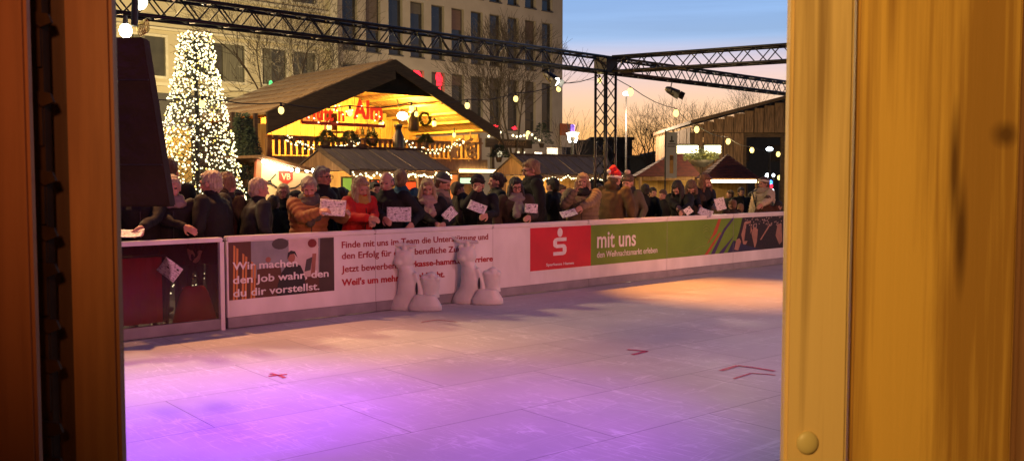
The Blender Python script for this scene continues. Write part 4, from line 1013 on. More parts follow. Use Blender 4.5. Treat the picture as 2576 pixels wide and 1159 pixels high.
# shop windows seen below sign
goods(1250, 1262, 380, 396, 30, (.5, .6, .55), .28, 'pale lit shop window below the left end of the carved sign', 'shop_window')
goods(1300, 1320, 381, 397, 30, (.5, .6, .55), .3, 'pale lit shop window below the middle of the carved sign', 'shop_window')
goods(1344, 1362, 383, 397, 30, (.75, .8, .75), 1.1, 'brightest lit shop window right of the carved sign', 'shop_window')
goods(1375, 1402, 372, 392, 30, (.4, .45, .42), .22, 'dim shop window near the corner of the office block', 'shop_window')

# stall behind the light tree (lit planks, pale canvas roof)
def tree_stall():
    Y = 15.6; a = PY(376, 320, Y); b_ = PY(478, 320, Y); t = thing('plank_stall', 'warm lit plank stall with grey canvas roof behind the light tree', 'stall', ((a.x+b_.x)/2, Y+1, 0))
    mb = MB(); r = random.Random(6); planks(mb, (a.x, Y, 0), (b_.x, Y, 0), lambda f: 0, lambda f: a.z, .03, .13, r, Vector((0, -1, 0))); part('wall_boards', mb, M['wood_warm'], t)
    part('side_wall', MB().box(b_.x-.06, b_.x, Y+.01, Y+2, 0, a.z), M['wood_dark'], t)
    ap = PY(392, 288, Y+1); mb = MB(); mb.prism([(a.x-1.2, Y-.3, a.z), (b_.x+.0, Y-.3, a.z), (b_.x-1.0, Y+.9, ap.z)], (0, .05, 0)); mb.prism([(a.x-1.2, Y-.25, a.z+.01), (a.x-1.2, Y+2, a.z+.01), (a.x-.4, Y+.9, ap.z)], (.05, 0, 0))
    part('canvas_roof', mb, mat('grey_canvas', (.22, .22, .24), .7, (.15, .15, .17), 3, (1, 1, 6)), t)
tree_stall()
# tall dark green panel between the light tree and hut
a = PY(583, 296, 19.5); b_ = PY(640, 296, 19.5)
t = thing('green_tarp_wall', 'dark green tarpaulin wall left of the big hut', 'tarpaulin', ((a.x+b_.x)/2, 19.5, 0))
part('tarp', MB().box(a.x, b_.x, 19.5, 19.56, 0, a.z), mat('green_tarp', (.02, .03, .018), .6, (.012, .02, .012), 3, bump=.3), t)
for X in (a.x, b_.x): part('post', MB().box(X-.04, X+.04, 19.42, 19.495, 0, a.z+.12), M['wood_dark'], t)
bush(612, 470, 17.5, .5, 1.5, 'dark conifer right of the light tree behind the heads', n=1500, seed=12)
bush(630, 440, 18.2, .35, 1.0, 'slim dark conifer against the green tarpaulin', n=900, seed=13)

# ------------------------------------------------------------------ red roofed stalls (right)
def hip_stall(px0, px1, pye, pxa, pya, t_, label, led=True, seed=1):
    C = [PD(px0, pye, t_-.0), PD(px1, pye, t_)]; ze = (C[0].z+C[1].z)/2; n = (C[1]-C[0]); n.z = 0; W = n.length; n.normalize(); ap = PD(pxa, pya, t_+W*.4)
    A = Vector((C[0].x, C[0].y, ze)); B = Vector((C[1].x, C[1].y, ze)); D_ = FH*W*.8
    t = thing('market_stall', label, 'stall', Vector((A.x, A.y, 0)), 'red roofed market stalls')
    mb = MB(); vs = [A, B, B+D_, A+D_]
    L = 9
    for k in range(4):
        p, q = vs[k], vs[(k+1) % 4]
        for i in range(L):
            f0, f1 = i/L, (i+1)/L; up = Vector((0, 0, .02))
            a0, b0 = p.lerp(ap, f0), q.lerp(ap, f0); a1, b1 = p.lerp(ap, f1), q.lerp(ap, f1)
            mb.poly([a0+up, b0+up, b1, a1]); mb.poly([a0, b0, b0+up, a0+up])
    part('roof', mb, M['tile'], t)
    mb = MB(); mb.obox((A+B)/2+Vector((0, 0, -.07))+FH*.1, n*W*.49, FH*.03, (0, 0, .06)); part('eave_board', mb, M['wood_mid'], t)
    for q in (A.lerp(B, .06), A.lerp(B, .94), A.lerp(B, .06)+D_*.9, A.lerp(B, .94)+D_*.9): part('post', MB().cyl((q.x, q.y, 0), (q.x, q.y, ze-.02), .05, .05, 8), M['wood_mid'], t)
    mb = MB(); mb.obox((A+B)/2+D_*.85+Vector((0, 0, -ze/2)), n*W*.42, FH*.03, (0, 0, ze/2-.05)); part('back_wall', mb, M['wood_warm'], t)
    mb = MB(); mb.obox((A+B)/2+D_*.12+Vector((0, 0, -ze+.5)), n*W*.42, FH*.2, (0, 0, .5)); part('counter', mb, M['wood_mid'], t)
    if led: mb = MB(); mb.obox((A+B)/2+Vector((0, 0, -.08))-FH*.02, n*W*.48, FH*.02, (0, 0, .045)); part('light_strip', mb, M['warmled'], t)
hip_stall(1770, 1912, 449, 1830, 388, 27, 'stall with red pointed roof and bright yellow light strip under its eave')
hip_stall(1600, 1765, 444, 1705, 376, 30, 'stall with darker red tiled roof behind the printed banner', led=False)
hip_stall(1690, 1790, 446, 1760, 392, 34, 'purple red roofed stall wedged between the other two red roofs', led=False)
# printed upright banner
p = PD(1688, 452, 25); t = thing('printed_banner', 'tall pale printed banner on a post in front of the red roofs', 'banner', (p.x, p.y, 0))
za, zb = PD(1688, 333, 25).z, PD(1688, 448, 25).z
pn = mat('banner_cloth', (.42, .42, .38), .8, (.34, .34, .31), 2)
part('cloth', MB().obox((p.x, p.y, (za+zb)/2), RV*.15, FH*.01, (0, 0, (za-zb)/2)), pn, t)
part('post', MB().cyl((p.x-RV.x*.17, p.y-RV.y*.17, 0), (p.x-RV.x*.17, p.y-RV.y*.17, za+.05), .02, .02, 6), M['black'], t)
def bp(u, v, w_, h_, m_, nm): part(nm, MB().obox(Vector((p.x, p.y, zb+(za-zb)*v))+RV*(u*.3-.15)-FH*.014, RV*w_, FH*.002, (0, 0, h_)), m_, t)
dg_ = mat('print_dark', (.06, .06, .05), .8); bp(.5, .87, .02, .06, dg_, 'emblem'); bp(.5, .8, .06, .025, dg_, 'print_line'); bp(.5, .74, .1, .012, dg_, 'print_line'); bp(.45, .69, .1, .012, dg_, 'print_line')
bp(.5, .3, .05, .25, mat('print_gold', (.5, .28, .08), .8), 'figure_print'); bp(.5, .44, .05, .06, mat('print_brown', (.14, .07, .03), .8), 'figure_print')
# lit lamp boxes with hanging basket plants
for x0, x1, lab in ((1699, 1755, 'bright white tube light box beside the printed banner'), (1772, 1812, 'bright white tube light box above the pointed red roof')):
    a = PD(x0, 366, 26); b_ = PD(x1, 386, 26); n = (b_-a); n.z = 0
    t = thing('tube_light_box', lab, 'light box', (a.x, a.y, b_.z), 'bright tube light boxes')
    c = (a+b_)/2
    part('housing', MB().obox(c+FH*.06+Vector((0, 0, .02)), n*.52, FH*.04, (0, 0, (a.z-b_.z)/2+.02)), M['black'], t)
    for k in (-1, 0, 1): part('tube', MB().cyl(c-n*.5+Vector((0, 0, .075*k)), c+n*.5+Vector((0, 0, .075*k)), .034, .034, 10), M['tube'], t, True)
p = PD(1762, 452, 26); t = thing('flower_basket', 'raised plant basket on a pole below the bright light boxes', 'plant', (p.x, p.y, 0))
part('pole', MB().cyl((p.x, p.y, 0), (p.x, p.y, PD(1762, 366, 26).z), .03, .025, 8), M['wood_dark'], t)
zc = PD(1762, 420, 26).z; part('bowl', MB().lathe((p.x, p.y, zc), [(.12, 0), (.34, .14), (.37, .2), (.3, .2)], 18), mat('basket_grey', (.2, .17, .15), .7), t)
mb = MB(); r = random.Random(3)
for i in range(900):
    a = r.uniform(0, 6.28); R2 = .5*math.sqrt(r.random()); q = Vector((p.x+R2*math.cos(a), p.y+R2*math.sin(a), zc+.2+r.random()*.38*(1-R2))); d = Vector((r.uniform(-1, 1), r.uniform(-1, 1), r.uniform(-.5, 1))).normalized(); s_ = d.orthogonal().normalized(); mb.poly([q-s_*.025, q+d*.05, q+s_*.025, q-d*.05])
part('leaves', mb, mat('yellow_green_leaf', (.35, .33, .12), .6, (.12, .14, .04), 9), t)
# light ornament on mast near tower
p = PD(1440, 452, 40); t = thing('light_ornament', 'mast ornament with violet core and white light arms against the sky', 'ornament', (p.x, p.y, 0))
def q_(x, y): return PD(x, y, 40)
part('mast', MB().cyl((p.x, p.y, 0), q_(1440, 312), .06, .04, 8), M['black'], t)
part('core', MB().cyl(q_(1440, 314), q_(1440, 334), .1, .08, 10), emis('violet', (.12, .06, .5), .5), t)
part('glow_ring', MB().cyl(q_(1440, 335), q_(1440, 343), .28, .2, 14), M['bulbw'], t)
for k in (-1, 1):
    part('light_arm', MB().tube([q_(1440+k*9, 340), q_(1440+k*10, 350), q_(1440+k*6, 358)], .05, 6), M['bulbw'], t)
    part('spike', MB().cyl(q_(1440+k*8, 330), q_(1440+k*14, 306), .02, .01, 5), M['black'], t)
part('crossbar', MB().cyl(q_(1423, 338), q_(1458, 337), .03, .03, 6), M['black'], t)
# distant lights in the barn opening
for i, (x, y, m_, s_, lab) in enumerate(((1930, 443, 'cold', .10, 'cold white traffic light glow left in the barn opening'), (1945, 441, 'cold', .06, 'small cold white far light beside the larger one'), (1938, 459, 'blue', .08, 'blue far light under the cold white ones'), (1939, 468, 'redglow', .08, 'red far light under the blue one'), (1943, 480, 'cold', .06, 'lowest white far light behind the light puffer jacket'), (1960, 447, 'bulb', .09, 'warm far light beside the right wooden post'))):
    p = PD(x, y, 50); t = thing('distant_lamp', lab, 'light', (p.x, p.y, 0), 'far street lights')
    part('pole', MB().cyl((p.x, p.y, 0), (p.x, p.y, p.z), .03, .03, 6), M['black'], t); mb = MB(); mb.ell(p, s_*1.3, s_*1.3, s_*1.6); part('glow', mb, M[m_], t, True)

# ------------------------------------------------------------------ black tapered hood on a pole
T = 5.0
p = PD(272, 452, T); t = thing('tapered_hood', 'tall black tapered cloth-covered box on a pole beside the left wooden post', 'covered box', (p.x, p.y, 0))
zt = PD(272, 97, T).z; zb = PD(272, 520, T).z
def ring(z, h): return [Vector((p.x, p.y, z))+RV*(a*h)+FH*(b_*.05+.05) for a, b_ in ((-1, -1), (1, -1), (1, 1), (-1, 1))]
hb = (425-272)/FPX*T; ht = (366-272)/FPX*T
mb = MB(); mb.hexa(ring(zb, hb)+ring(zt, ht)); bmesh.ops.bevel(mb.b, geom=mb.b.edges[:], offset=.008, segments=2, affect='EDGES'); part('hood', mb, M['awning'], t)
part('pole', MB().cyl((p.x, p.y, 0), (p.x, p.y, zb), .035, .035, 10), M['black'], t)
part('base', MB().cyl((p.x, p.y, 0), (p.x, p.y, .05), .22, .2, 20), M['black'], t)
for k_, (u_, v_) in enumerate(((.25, 'a'), (.75, 'b'))):
    zz_ = zt+(zb-zt)*u_; hw_ = ht+(hb-ht)*u_; part('seam_rib', MB().obox((p.x, p.y, zz_), RV*(hw_-.004), FH*.003, (0, 0, .004)), M['black'], t)

# ------------------------------------------------------------------ near wooden hut posts
def grain_mat(name, light, dark, knots=(), scale=1.0, seed=0, redden=0):
    m = bpy.data.materials.new(name); m.use_nodes = True; nt = m.node_tree; b = nt.nodes['Principled BSDF']; L = nt.links.new; N = nt.nodes.new
    tc = N('ShaderNodeTexCoord'); mp = N('ShaderNodeMapping'); mp.inputs['Location'].default_value = (seed*1.7, seed, seed*.4); L(tc.outputs['Object'], mp.inputs['Vector'])
    # bend grain round knots
    vec = mp.outputs[0]
    st = N('ShaderNodeMapping'); st.inputs['Scale'].default_value = (36*scale, 36*scale, 1.1); L(vec, st.inputs['Vector'])
    n = N('ShaderNodeTexNoise'); n.inputs['Scale'].default_value = 1.0; n.inputs['Detail'].default_value = 7; n.inputs['Roughness'].default_value = .62; n.inputs['Distortion'].default_value = .35; L(st.outputs[0], n.inputs['Vector'])
    st2 = N('ShaderNodeMapping'); st2.inputs['Scale'].default_value = (9*scale, 9*scale, .9); L(vec, st2.inputs['Vector'])
    n2 = N('ShaderNodeTexNoise'); n2.inputs['Scale'].default_value = 1.4; n2.inputs['Detail'].default_value = 3; L(st2.outputs[0], n2.inputs['Vector'])
    mm = N('ShaderNodeMath'); mm.operation = 'ADD'; L(n.outputs['Fac'], mm.inputs[0]); L(n2.outputs['Fac'], mm.inputs[1])
    mh = N('ShaderNodeMath'); mh.operation = 'MULTIPLY'; mh.inputs[1].default_value = .5; L(mm.outputs[0], mh.inputs[0])
    n4 = N('ShaderNodeTexNoise'); st4 = N('ShaderNodeMapping'); st4.inputs['Scale'].default_value = (170*scale, 170*scale, 3); L(vec, st4.inputs['Vector']); n4.inputs['Scale'].default_value = 1; n4.inputs['Detail'].default_value = 3; L(st4.outputs[0], n4.inputs['Vector'])
    ml4 = N('ShaderNodeMath'); ml4.operation = 'MULTIPLY_ADD'; ml4.inputs[1].default_value = .22; ml4.inputs[2].default_value = -.11; L(n4.outputs['Fac'], ml4.inputs[0])
    ad4 = N('ShaderNodeMath'); ad4.operation = 'ADD'; L(mh.outputs[0], ad4.inputs[0]); L(ml4.outputs[0], ad4.inputs[1])
    r = N('ShaderNodeValToRGB'); r.color_ramp.elements[0].position = .435; r.color_ramp.elements[1].position = .55; r.color_ramp.elements[0].color = (*dark, 1); r.color_ramp.elements[1].color = (*light, 1)
    L(ad4.outputs[0], r.inputs['Fac']); out = r.outputs['Color']
    for (kx, kz, kr, kz_r) in knots:
        sb = N('ShaderNodeVectorMath'); sb.operation = 'SUBTRACT'; sb.inputs[1].default_value = (kx, 0, kz); L(tc.outputs['Object'], sb.inputs[0])
        ml = N('ShaderNodeVectorMath'); ml.operation = 'MULTIPLY'; ml.inputs[1].default_value = (1/kr, 0, 1/kz_r); L(sb.outputs[0], ml.inputs[0])
        ln = N('ShaderNodeVectorMath'); ln.operation = 'LENGTH'; L(ml.outputs[0], ln.inputs[0])
        nz = N('ShaderNodeMath'); nz.operation = 'ADD'; L(ln.outputs['Value'], nz.inputs[0]); L(n.outputs['Fac'], nz.inputs[1])
        mr = N('ShaderNodeMapRange'); mr.inputs['From Min'].default_value = .8; mr.inputs['From Max'].default_value = 1.7; mr.inputs['To Min'].default_value = .95; mr.inputs['To Max'].default_value = 0; L(nz.outputs[0], mr.inputs['Value'])
        mx = N('ShaderNodeMixRGB'); mx.inputs['Color2'].default_value = (dark[0]*.35, dark[1]*.3, dark[2]*.3, 1); L(mr.outputs[0], mx.inputs['Fac']); L(out, mx.inputs['Color1']); out = mx.outputs[0]
    L(out, b.inputs['Base Color']); b.inputs['Roughness'].default_value = .55
    bp = N('ShaderNodeBump'); bp.inputs['Strength'].default_value = .35; bp.inputs['Distance'].default_value = .003; L(n.outputs['Fac'], bp.inputs['Height']); L(bp.outputs[0], b.inputs['Normal'])
    return m
DW = .8
def near_board(name, px0, px1, label, m_, d0=DW, th=.05, z0=0, z1=2.6, cat='board', group=None, parent=None, bev=.003):
    """upright board whose front face is at horizontal depth d0; its own frame: x = picture right, y = away"""
    a = (px0-1287.5)/FPX*d0; b_ = (px1-1287.5)/FPX*d0; w2 = (b_-a)/2
    mb = MB().box(-w2, w2, 0, th, z0, z1)
    if bev: bmesh.ops.bevel(mb.b, geom=mb.b.edges[:], offset=bev, segments=2, affect='EDGES')
    me = mb.mesh(name, m_)
    o = bpy.data.objects.new(name, me); col.objects.link(o); pos = CAM+FH*d0+RV*((a+b_)/2); o.location = (pos.x, pos.y, 0); o.rotation_euler = (0, 0, YAW-rad(90))
    if parent: o.parent = parent; pass
    if label: tag(o, label, cat, group)
    return o
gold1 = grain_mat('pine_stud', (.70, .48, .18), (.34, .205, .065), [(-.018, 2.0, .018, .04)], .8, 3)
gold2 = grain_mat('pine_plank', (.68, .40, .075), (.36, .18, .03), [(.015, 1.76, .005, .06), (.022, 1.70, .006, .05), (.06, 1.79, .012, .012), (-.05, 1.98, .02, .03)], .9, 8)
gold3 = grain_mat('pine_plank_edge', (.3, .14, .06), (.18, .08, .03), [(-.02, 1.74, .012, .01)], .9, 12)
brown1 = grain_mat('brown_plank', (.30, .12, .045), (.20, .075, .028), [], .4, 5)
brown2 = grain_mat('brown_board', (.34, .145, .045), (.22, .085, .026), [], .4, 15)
G_ = 'timbers of the near wooden hut opening'
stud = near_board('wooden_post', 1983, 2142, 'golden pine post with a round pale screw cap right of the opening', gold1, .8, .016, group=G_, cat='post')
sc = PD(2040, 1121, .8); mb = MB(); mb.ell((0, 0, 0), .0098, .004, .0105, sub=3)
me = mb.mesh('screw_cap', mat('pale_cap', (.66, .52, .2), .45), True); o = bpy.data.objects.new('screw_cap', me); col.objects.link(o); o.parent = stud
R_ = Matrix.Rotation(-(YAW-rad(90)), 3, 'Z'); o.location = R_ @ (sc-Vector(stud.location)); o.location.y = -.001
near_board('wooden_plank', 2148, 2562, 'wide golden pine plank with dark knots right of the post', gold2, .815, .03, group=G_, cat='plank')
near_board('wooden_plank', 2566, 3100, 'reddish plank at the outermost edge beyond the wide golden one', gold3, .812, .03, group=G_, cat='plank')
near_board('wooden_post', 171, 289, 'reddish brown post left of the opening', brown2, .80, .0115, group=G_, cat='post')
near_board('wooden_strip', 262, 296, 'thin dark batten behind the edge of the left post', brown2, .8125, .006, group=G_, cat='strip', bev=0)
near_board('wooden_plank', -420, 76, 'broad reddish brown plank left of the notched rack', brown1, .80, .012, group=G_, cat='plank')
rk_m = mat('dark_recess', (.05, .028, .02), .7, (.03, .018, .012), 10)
near_board('backing_strip', 2120, 2180, 'dark strip added to shut out light in the joint between the golden post and plank', M['wood_dark'], .848, .01, group=G_, cat='strip', bev=0)  # added behind the joint so the bright rink does not show through
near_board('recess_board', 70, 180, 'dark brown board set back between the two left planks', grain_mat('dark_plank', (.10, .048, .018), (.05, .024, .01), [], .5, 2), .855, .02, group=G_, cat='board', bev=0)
# notched metal rack in the recess
d0 = .845; pos = CAM+FH*d0+RV*((128-1287.5)/FPX*d0)
t = thing('notched_rack', 'upright dark metal rack with hooks in the gap of the left wall', 'rack', (pos.x, pos.y, 0))
t.rotation_euler = (0, 0, YAW-rad(90))
def rpart(name, mb, m_):
    me = mb.mesh(name, m_); o = bpy.data.objects.new(name, me); col.objects.link(o); o.parent = t; return o
steel = mat('dull_steel', (.045, .024, .012), .7, (.022, .012, .007), 25, metal=0, spec=.08)
rpart('rail', MB().box(-.0095, .0025, -.012, .0, .3, 2.4), steel)
for i, yy_ in enumerate((40, 232, 425, 562, 652, 792, 893, 1052, 1140)):
    z = CAM.z-(yy_-452)/FPX*.845; mb = MB(); mb.prism([(-.007, -.0125, z), (.010, -.0125, z-.003), (.013, -.0125, z-.011), (.003, -.0125, z-.015), (-.009, -.0125, z-.007)], (0, -.004, 0)); mb.prism([(-.0015, -.0125, z-.05), (.002, -.0125, z-.05), (.002, -.0125, z-.016), (-.0015, -.0125, z-.016)], (0, -.003, 0)); rpart('hook', mb, steel)
# hut continues: sill of the opening (below the frame) and header above, floor
def slab(name, z0, z1, label, m_, th=.06, d0=.8):
    a = (-420-1287.5)/FPX*d0; b_ = (3100-1287.5)/FPX*d0; me = MB().box(a, b_, -.004, th, z0, z1).mesh(name, m_); o = bpy.data.objects.new(name, me); col.objects.link(o)
    pos = CAM+FH*(d0+.07); o.location = (pos.x, pos.y, 0); o.rotation_euler = (0, 0, YAW-rad(90)); tag(o, label, 'beam', G_)
slab('hut_header', 2.35, 2.6, 'golden pine beam closing the top of the hut opening', gold1)
slab('hut_sill', .0, 1.0, 'golden pine parapet closing the bottom of the hut opening', gold2)
t = thing('hut_cabin', 'inside of the small wooden hut the picture is taken from', 'hut', (CAM.x, CAM.y, 0)); t.rotation_euler = (0, 0, YAW-rad(90))
cw = grain_mat('cabin_wood', (.34, .2, .09), (.22, .12, .05), [], .4, 30)
for nm, bx in (('back_wall', (-1.15, 1.15, -1.55, -1.5, 0, 2.62)), ('side_wall', (-1.2, -1.152, -1.55, .80, 0, 2.62)), ('side_wall', (1.152, 1.2, -1.55, .80, 0, 2.62)), ('roof', (-1.25, 1.25, -1.6, 1.05, 2.625, 2.7)), ('floor', (-1.15, 1.15, -1.49, .85, .004, .03))):
    me = MB().box(*bx).mesh(nm, cw); o = bpy.data.objects.new(nm, me); col.objects.link(o); o.parent = t
# ------------------------------------------------------------------ people
M['skin'] = mat('skin', (.50, .27, .19), .55, (.42, .21, .15), 12)
M['skin'].node_tree.nodes['Principled BSDF'].inputs['Subsurface Weight'].default_value = .08
M['eye'] = mat('eye_dark', (.03, .02, .018), .3)
M['lip'] = mat('lip', (.33, .1, .09), .5)
M['trouser'] = mat('dark_trousers', (.03, .032, .04), .85, (.02, .02, .027), 8, bump=.2)
M['shoe'] = mat('dark_shoe', (.02, .016, .014), .5)
M['frame'] = mat('glasses_frame', (.02, .01, .01), .3)
_cm = {}
def cloth(c, fine=60):
    k = ('c',)+c
    if k not in _cm: _cm[k] = mat('coat_cloth', c, .8, tuple(x*.72 for x in c), 7, bump=.25, bscale=fine, spec=.3)
    return _cm[k]
def hairm(c):
    k = ('h',)+c
    if k not in _cm: _cm[k] = mat('hair', c, .55, tuple(x*.5 for x in c), 22, (3, 3, .5), bump=.7, bscale=60)
    return _cm[k]
BLK = (.012, .012, .012); DBR = (.035, .024, .016); NAVY = (.014, .018, .022)
GREY = (.40, .33, .24); WHT = (.50, .42, .30); BLO = (.48, .34, .18); BRN = (.12, .065, .03); DRK = (.025, .017, .012); DBL = (.28, .19, .11)
def ik(S, T, a, b, pole):
    d = T-S; L_ = d.length
    if L_ > (a+b)*.985: T = S+d.normalized()*(a+b)*.985; d = T-S; L_ = d.length
    x = (a*a-b*b+L_*L_)/(2*L_); h = math.sqrt(max(0, a*a-x*x)); dn = d.normalized(); p = (pole-dn*pole.dot(dn)).normalized()
    return S+dn*x+p*h, T
def hand(mb, W, d, n, s, curl=.6, side=1):
    """five separate fingers; d = direction of the hand, n = palm normal (fingers curl that way)"""
    d = d.normalized(); l = d.cross(n).normalized()*side; n = (l.cross(d)*side).normalized()
    C = W+d*.045*s
    mb.ell(C, .040*s, .047*s, .017*s, (l, d, n)); mb.cap(W-d*.02*s, .026*s, W+d*.02*s, .028*s, 10)
    for i, (o, ln) in enumerate(((-.030, .036), (-.010, .042), (.011, .039), (.030, .030))):
        p = W+d*.078*s+l*(o*s); a = curl*(.8+.12*i); q = p+(d*math.cos(a*.5)+n*math.sin(a*.5))*ln*s; r_ = q+(d*math.cos(a*1.25)+n*math.sin(a*1.25))*ln*.72*s; u = r_+(d*math.cos(a*1.9)+n*math.sin(a*1.9))*ln*.5*s
        mb.cap(p-d*.01*s, .0105*s, q, .0098*s, 8); mb.cap(q, .0098*s, r_, .0092*s, 8); mb.cap(r_, .0092*s, u, .0082*s, 8)
    p = W+d*.028*s-l*.034*s; q = p+(d*.55-l*.6+n*.35).normalized()*.036*s; r_ = q+(d*.8-l*.1+n*.55).normalized()*.032*s
    mb.cap(p, .0135*s, q, .0115*s, 8); mb.cap(q, .0115*s, r_, .0095*s, 8)
def person(label, px, py, Y, phi, coat, hair, hairc, lean=6, turn=0, nod=8, L=None, R=None, k=1.15, front=True, puff=0, H=None, extras=(), female=False, coatlen=.0, cat='person', bulk=1.0, group=None, curl=.7, hands=True, hood=False, gloves=None):
    Hc = PY(px, py, Y); a = rad(lean); f = (-FH*math.cos(rad(phi))+RV*math.sin(rad(phi))).normalized(); r = Vector((f.y, -f.x, 0)); Z = Vector((0, 0, 1))
    tdir = (Z*math.cos(a)+f*math.sin(a)).normalized()
    H = Hc.z/(.52+.41*math.cos(a)); s = H/1.72
    hipc = Hc-tdir*.41*H; hipc.z = .52*H
    bulk = bulk*1.16; Sc = hipc+tdir*.312*H; dep = (tdir.cross(r)).normalized()
    if dep.dot(f) < 0: dep = -dep
    sw = (.172 if female else .192)*s*bulk
    feet = Vector((hipc.x, hipc.y, 0))
    # head frame
    hf = f.copy(); hf.rotate(Quaternion(Z, rad(turn))); hr = Vector((hf.y, -hf.x, 0)); q = Quaternion(hr, -rad(nod)); hf.rotate(q); hu = Z.copy(); hu.rotate(q)
    kk = k*s if s > .9 else k*(.55*s+.42)
    K = kk
    A = (hr, hf, hu)
    bm_ = MB()
    bm_.ell(Hc+hu*.02*K-hf*.012*K, .075*K, .093*K, .10*K, A, 3); bm_.ell(Hc-hu*.045*K+hf*.02*K, .057*K, .066*K, .07*K, A, 3)
    bm_.ell(Hc-hu*.093*K+hf*.052*K, .024*K, .022*K, .018*K, A); bm_.ell(Hc-hu*.0*K+hf*.06*K, .058*K, .028*K, .045*K, A)
    bm_.cap(Hc+hf*.086*K+hu*.006*K, .0095*K, Hc+hf*.103*K-hu*.026*K, .0145*K, 8)
    bm_.ell(Hc+hf*.081*K+hu*.03*K, .05*K, .014*K, .012*K, A)
    for sg in (-1, 1):
        bm_.ell(Hc+hr*.036*K*sg+hf*.066*K-hu*.03*K, .024*K, .02*K, .02*K, A); bm_.ell(Hc+hr*.077*K*sg-hu*.008*K, .010*K, .02*K, .031*K, A)
    bm_.cap(Hc-hu*.062*K+hf*.075*K-hr*.018*K, .0085*K, Hc-hu*.062*K+hf*.075*K+hr*.018*K, .0085*K, 8)
    nb = Sc+tdir*.03*s; bm_.cap(Hc-hu*.04*K-hf*.02*K, .053*K, nb, .062*K, 14)
    # torso and legs
    rings = [(hipc-Z*.06*H, r, .150*s, f, .105*s), (hipc+tdir*.02*H, r, .150*s, f, .105*s), (hipc+tdir*.12*H, r, .135*s, dep, .10*s), (hipc+tdir*.22*H, r, .155*s, dep, .11*s), (hipc+tdir*.285*H, r, .145*s, dep, .09*s), (hipc+tdir*.325*H, r, .06*s, dep, .06*s)]
    bm_.loft(rings, 20)
    knees = []; ank = []
    for sg in (-1, 1):
        h_ = hipc+r*.085*s*sg-Z*.02*H; kn = Vector((feet.x, feet.y, .285*H))+r*.095*s*sg+f*.03*s; an = Vector((feet.x, feet.y, .05*H))+r*.10*s*sg-f*.01*s
        knees.append((h_, kn)); ank.append(an)
        bm_.cap(h_, .078*s, kn, .05*s, 12); bm_.cap(kn, .05*s, an, .036*s, 12); bm_.cap(an-Z*.01*s, .034*s, Vector((an.x, an.y, .03*s))+f*.13*s, .028*s, 10)
    # arms
    arms = []
    for sg, tg in ((-1, L), (1, R)):
        S_ = Sc+r*sw*sg-tdir*.015*H
        if tg is None: T_ = S_+(-Z*.50+f*.10+r*sg*.06)*s; rest = True
        else: T_ = Vector(tg); rest = False
        E_, T_ = ik(S_, T_, .285*s, .262*s, (-Z*.9+r*sg*.75-f*.5))
        d = (T_-E_).normalized(); arms.append((S_, E_, T_, sg, rest))
        bm_.cap(S_, .045*s, E_, .036*s, 10); bm_.cap(E_, .036*s, T_, .026*s, 10)
        if hands:
            n_ = (-r*sg*.6-Z*.5+f*.1) if rest else (-Z*.45-r*sg*.7+d*.1); n_ = (n_-d*n_.dot(d)).normalized()
            hd = (d+(-Z*.12)) if not rest else d
            hand(bm_, T_+d*.012*s, hd, n_, s*1.05, curl, sg)
    eL = [Hc+hf*.083*K+hu*.010*K+hr*.031*K*sg for sg in (-1, 1)]; mo = Hc-hu*.062*K+hf*.080*K
    if gloves: gm = cloth(gloves)
    tips = [x[2] for x in arms]
    loc = Vector((feet.x, feet.y, 0))
    def mf(c):
        p = c
        for e in eL:
            if abs((p-e).dot(hr)) < .0135*K and abs((p-e).dot(hu)) < .0065*K and (p-e).length < .02*K: return 1
        if abs((p-mo).dot(hr)) < .023*K and abs((p-mo).dot(hu)) < .0075*K and (p-mo).length < .028*K: return 2
        if gloves and min((p-t_).dot(p-t_) for t_ in tips) < .02: return 3
        return 0
    mats_ = [M['skin'], M['eye'], M['lip']]+([gm] if gloves else [])
    bo = remesh(bm_, 'person', mats_, .0095 if front else .016, None, 2, None, loc, mf)
    tag(bo, label, cat, group)
    # trousers, shoes
    if True:
        mb = MB(); mb.loft([(hipc-Z*.1*H, r, .165*s, f, .125*s), (hipc+Z*.03*H, r, .165*s, f, .125*s)], 16)
        for (h_, kn), an in zip(knees, ank): mb.cap(h_, .095*s, kn, .068*s, 12); mb.cap(kn, .068*s, an+Z*.02, .052*s, 12)
        remesh(mb, 'trousers', M['trouser'], .024, bo, 2)
        for an in ank:
            mb = MB(); c = Vector((an.x, an.y, .042*s))+f*.06*s; mb.ell(c, .05*s, .15*s, .045*s, (r, f, Z)); mb.cyl(an-Z*.03*s, an+Z*.05*s, .048*s, .05*s, 10); part('shoe', mb, M['shoe'], bo, True)
    # coat
    cb = bulk*(1.0 if not puff else 1.1)
    mb = MB()
    rg = [(hipc-Z*(.11+coatlen)*H-f*.0, r, (.20+coatlen*.3)*s*cb, f, .155*s*cb), (hipc-Z*.04*H, r, .19*s*cb, f, .15*s*cb), (hipc+tdir*.03*H, r, .18*s*cb, dep, .145*s*cb), (hipc+tdir*.12*H, r, .172*s*cb, dep, .14*s*cb), (hipc+tdir*.21*H, r, .19*s*cb, dep, .148*s*cb),
          (hipc+tdir*.275*H, r, .19*s*cb, dep, .13*s*cb), (hipc+tdir*.31*H, r, .14*s*cb, dep, .105*s), (hipc+tdir*.34*H, r, .083*s, dep, .082*s), (hipc+tdir*.362*H, r, .074*s, dep, .076*s)]
    mb.loft(rg, 28)
    segs = []
    for S_, E_, T_, sg, rest in arms:
        d = (T_-E_).normalized(); We = T_-d*.012*s
        mb.cap(S_-r*sg*.02*s, .073*s*cb, E_, .058*s*cb, 14); mb.cap(E_, .058*s*cb, We, .042*s*cb, 14); segs += [(S_, E_), (E_, We)]
    if hood: mb.ell(Sc+tdir*.065*s-dep*.10*s, .12*s, .08*s, .075*s, (r, dep, tdir), 3)
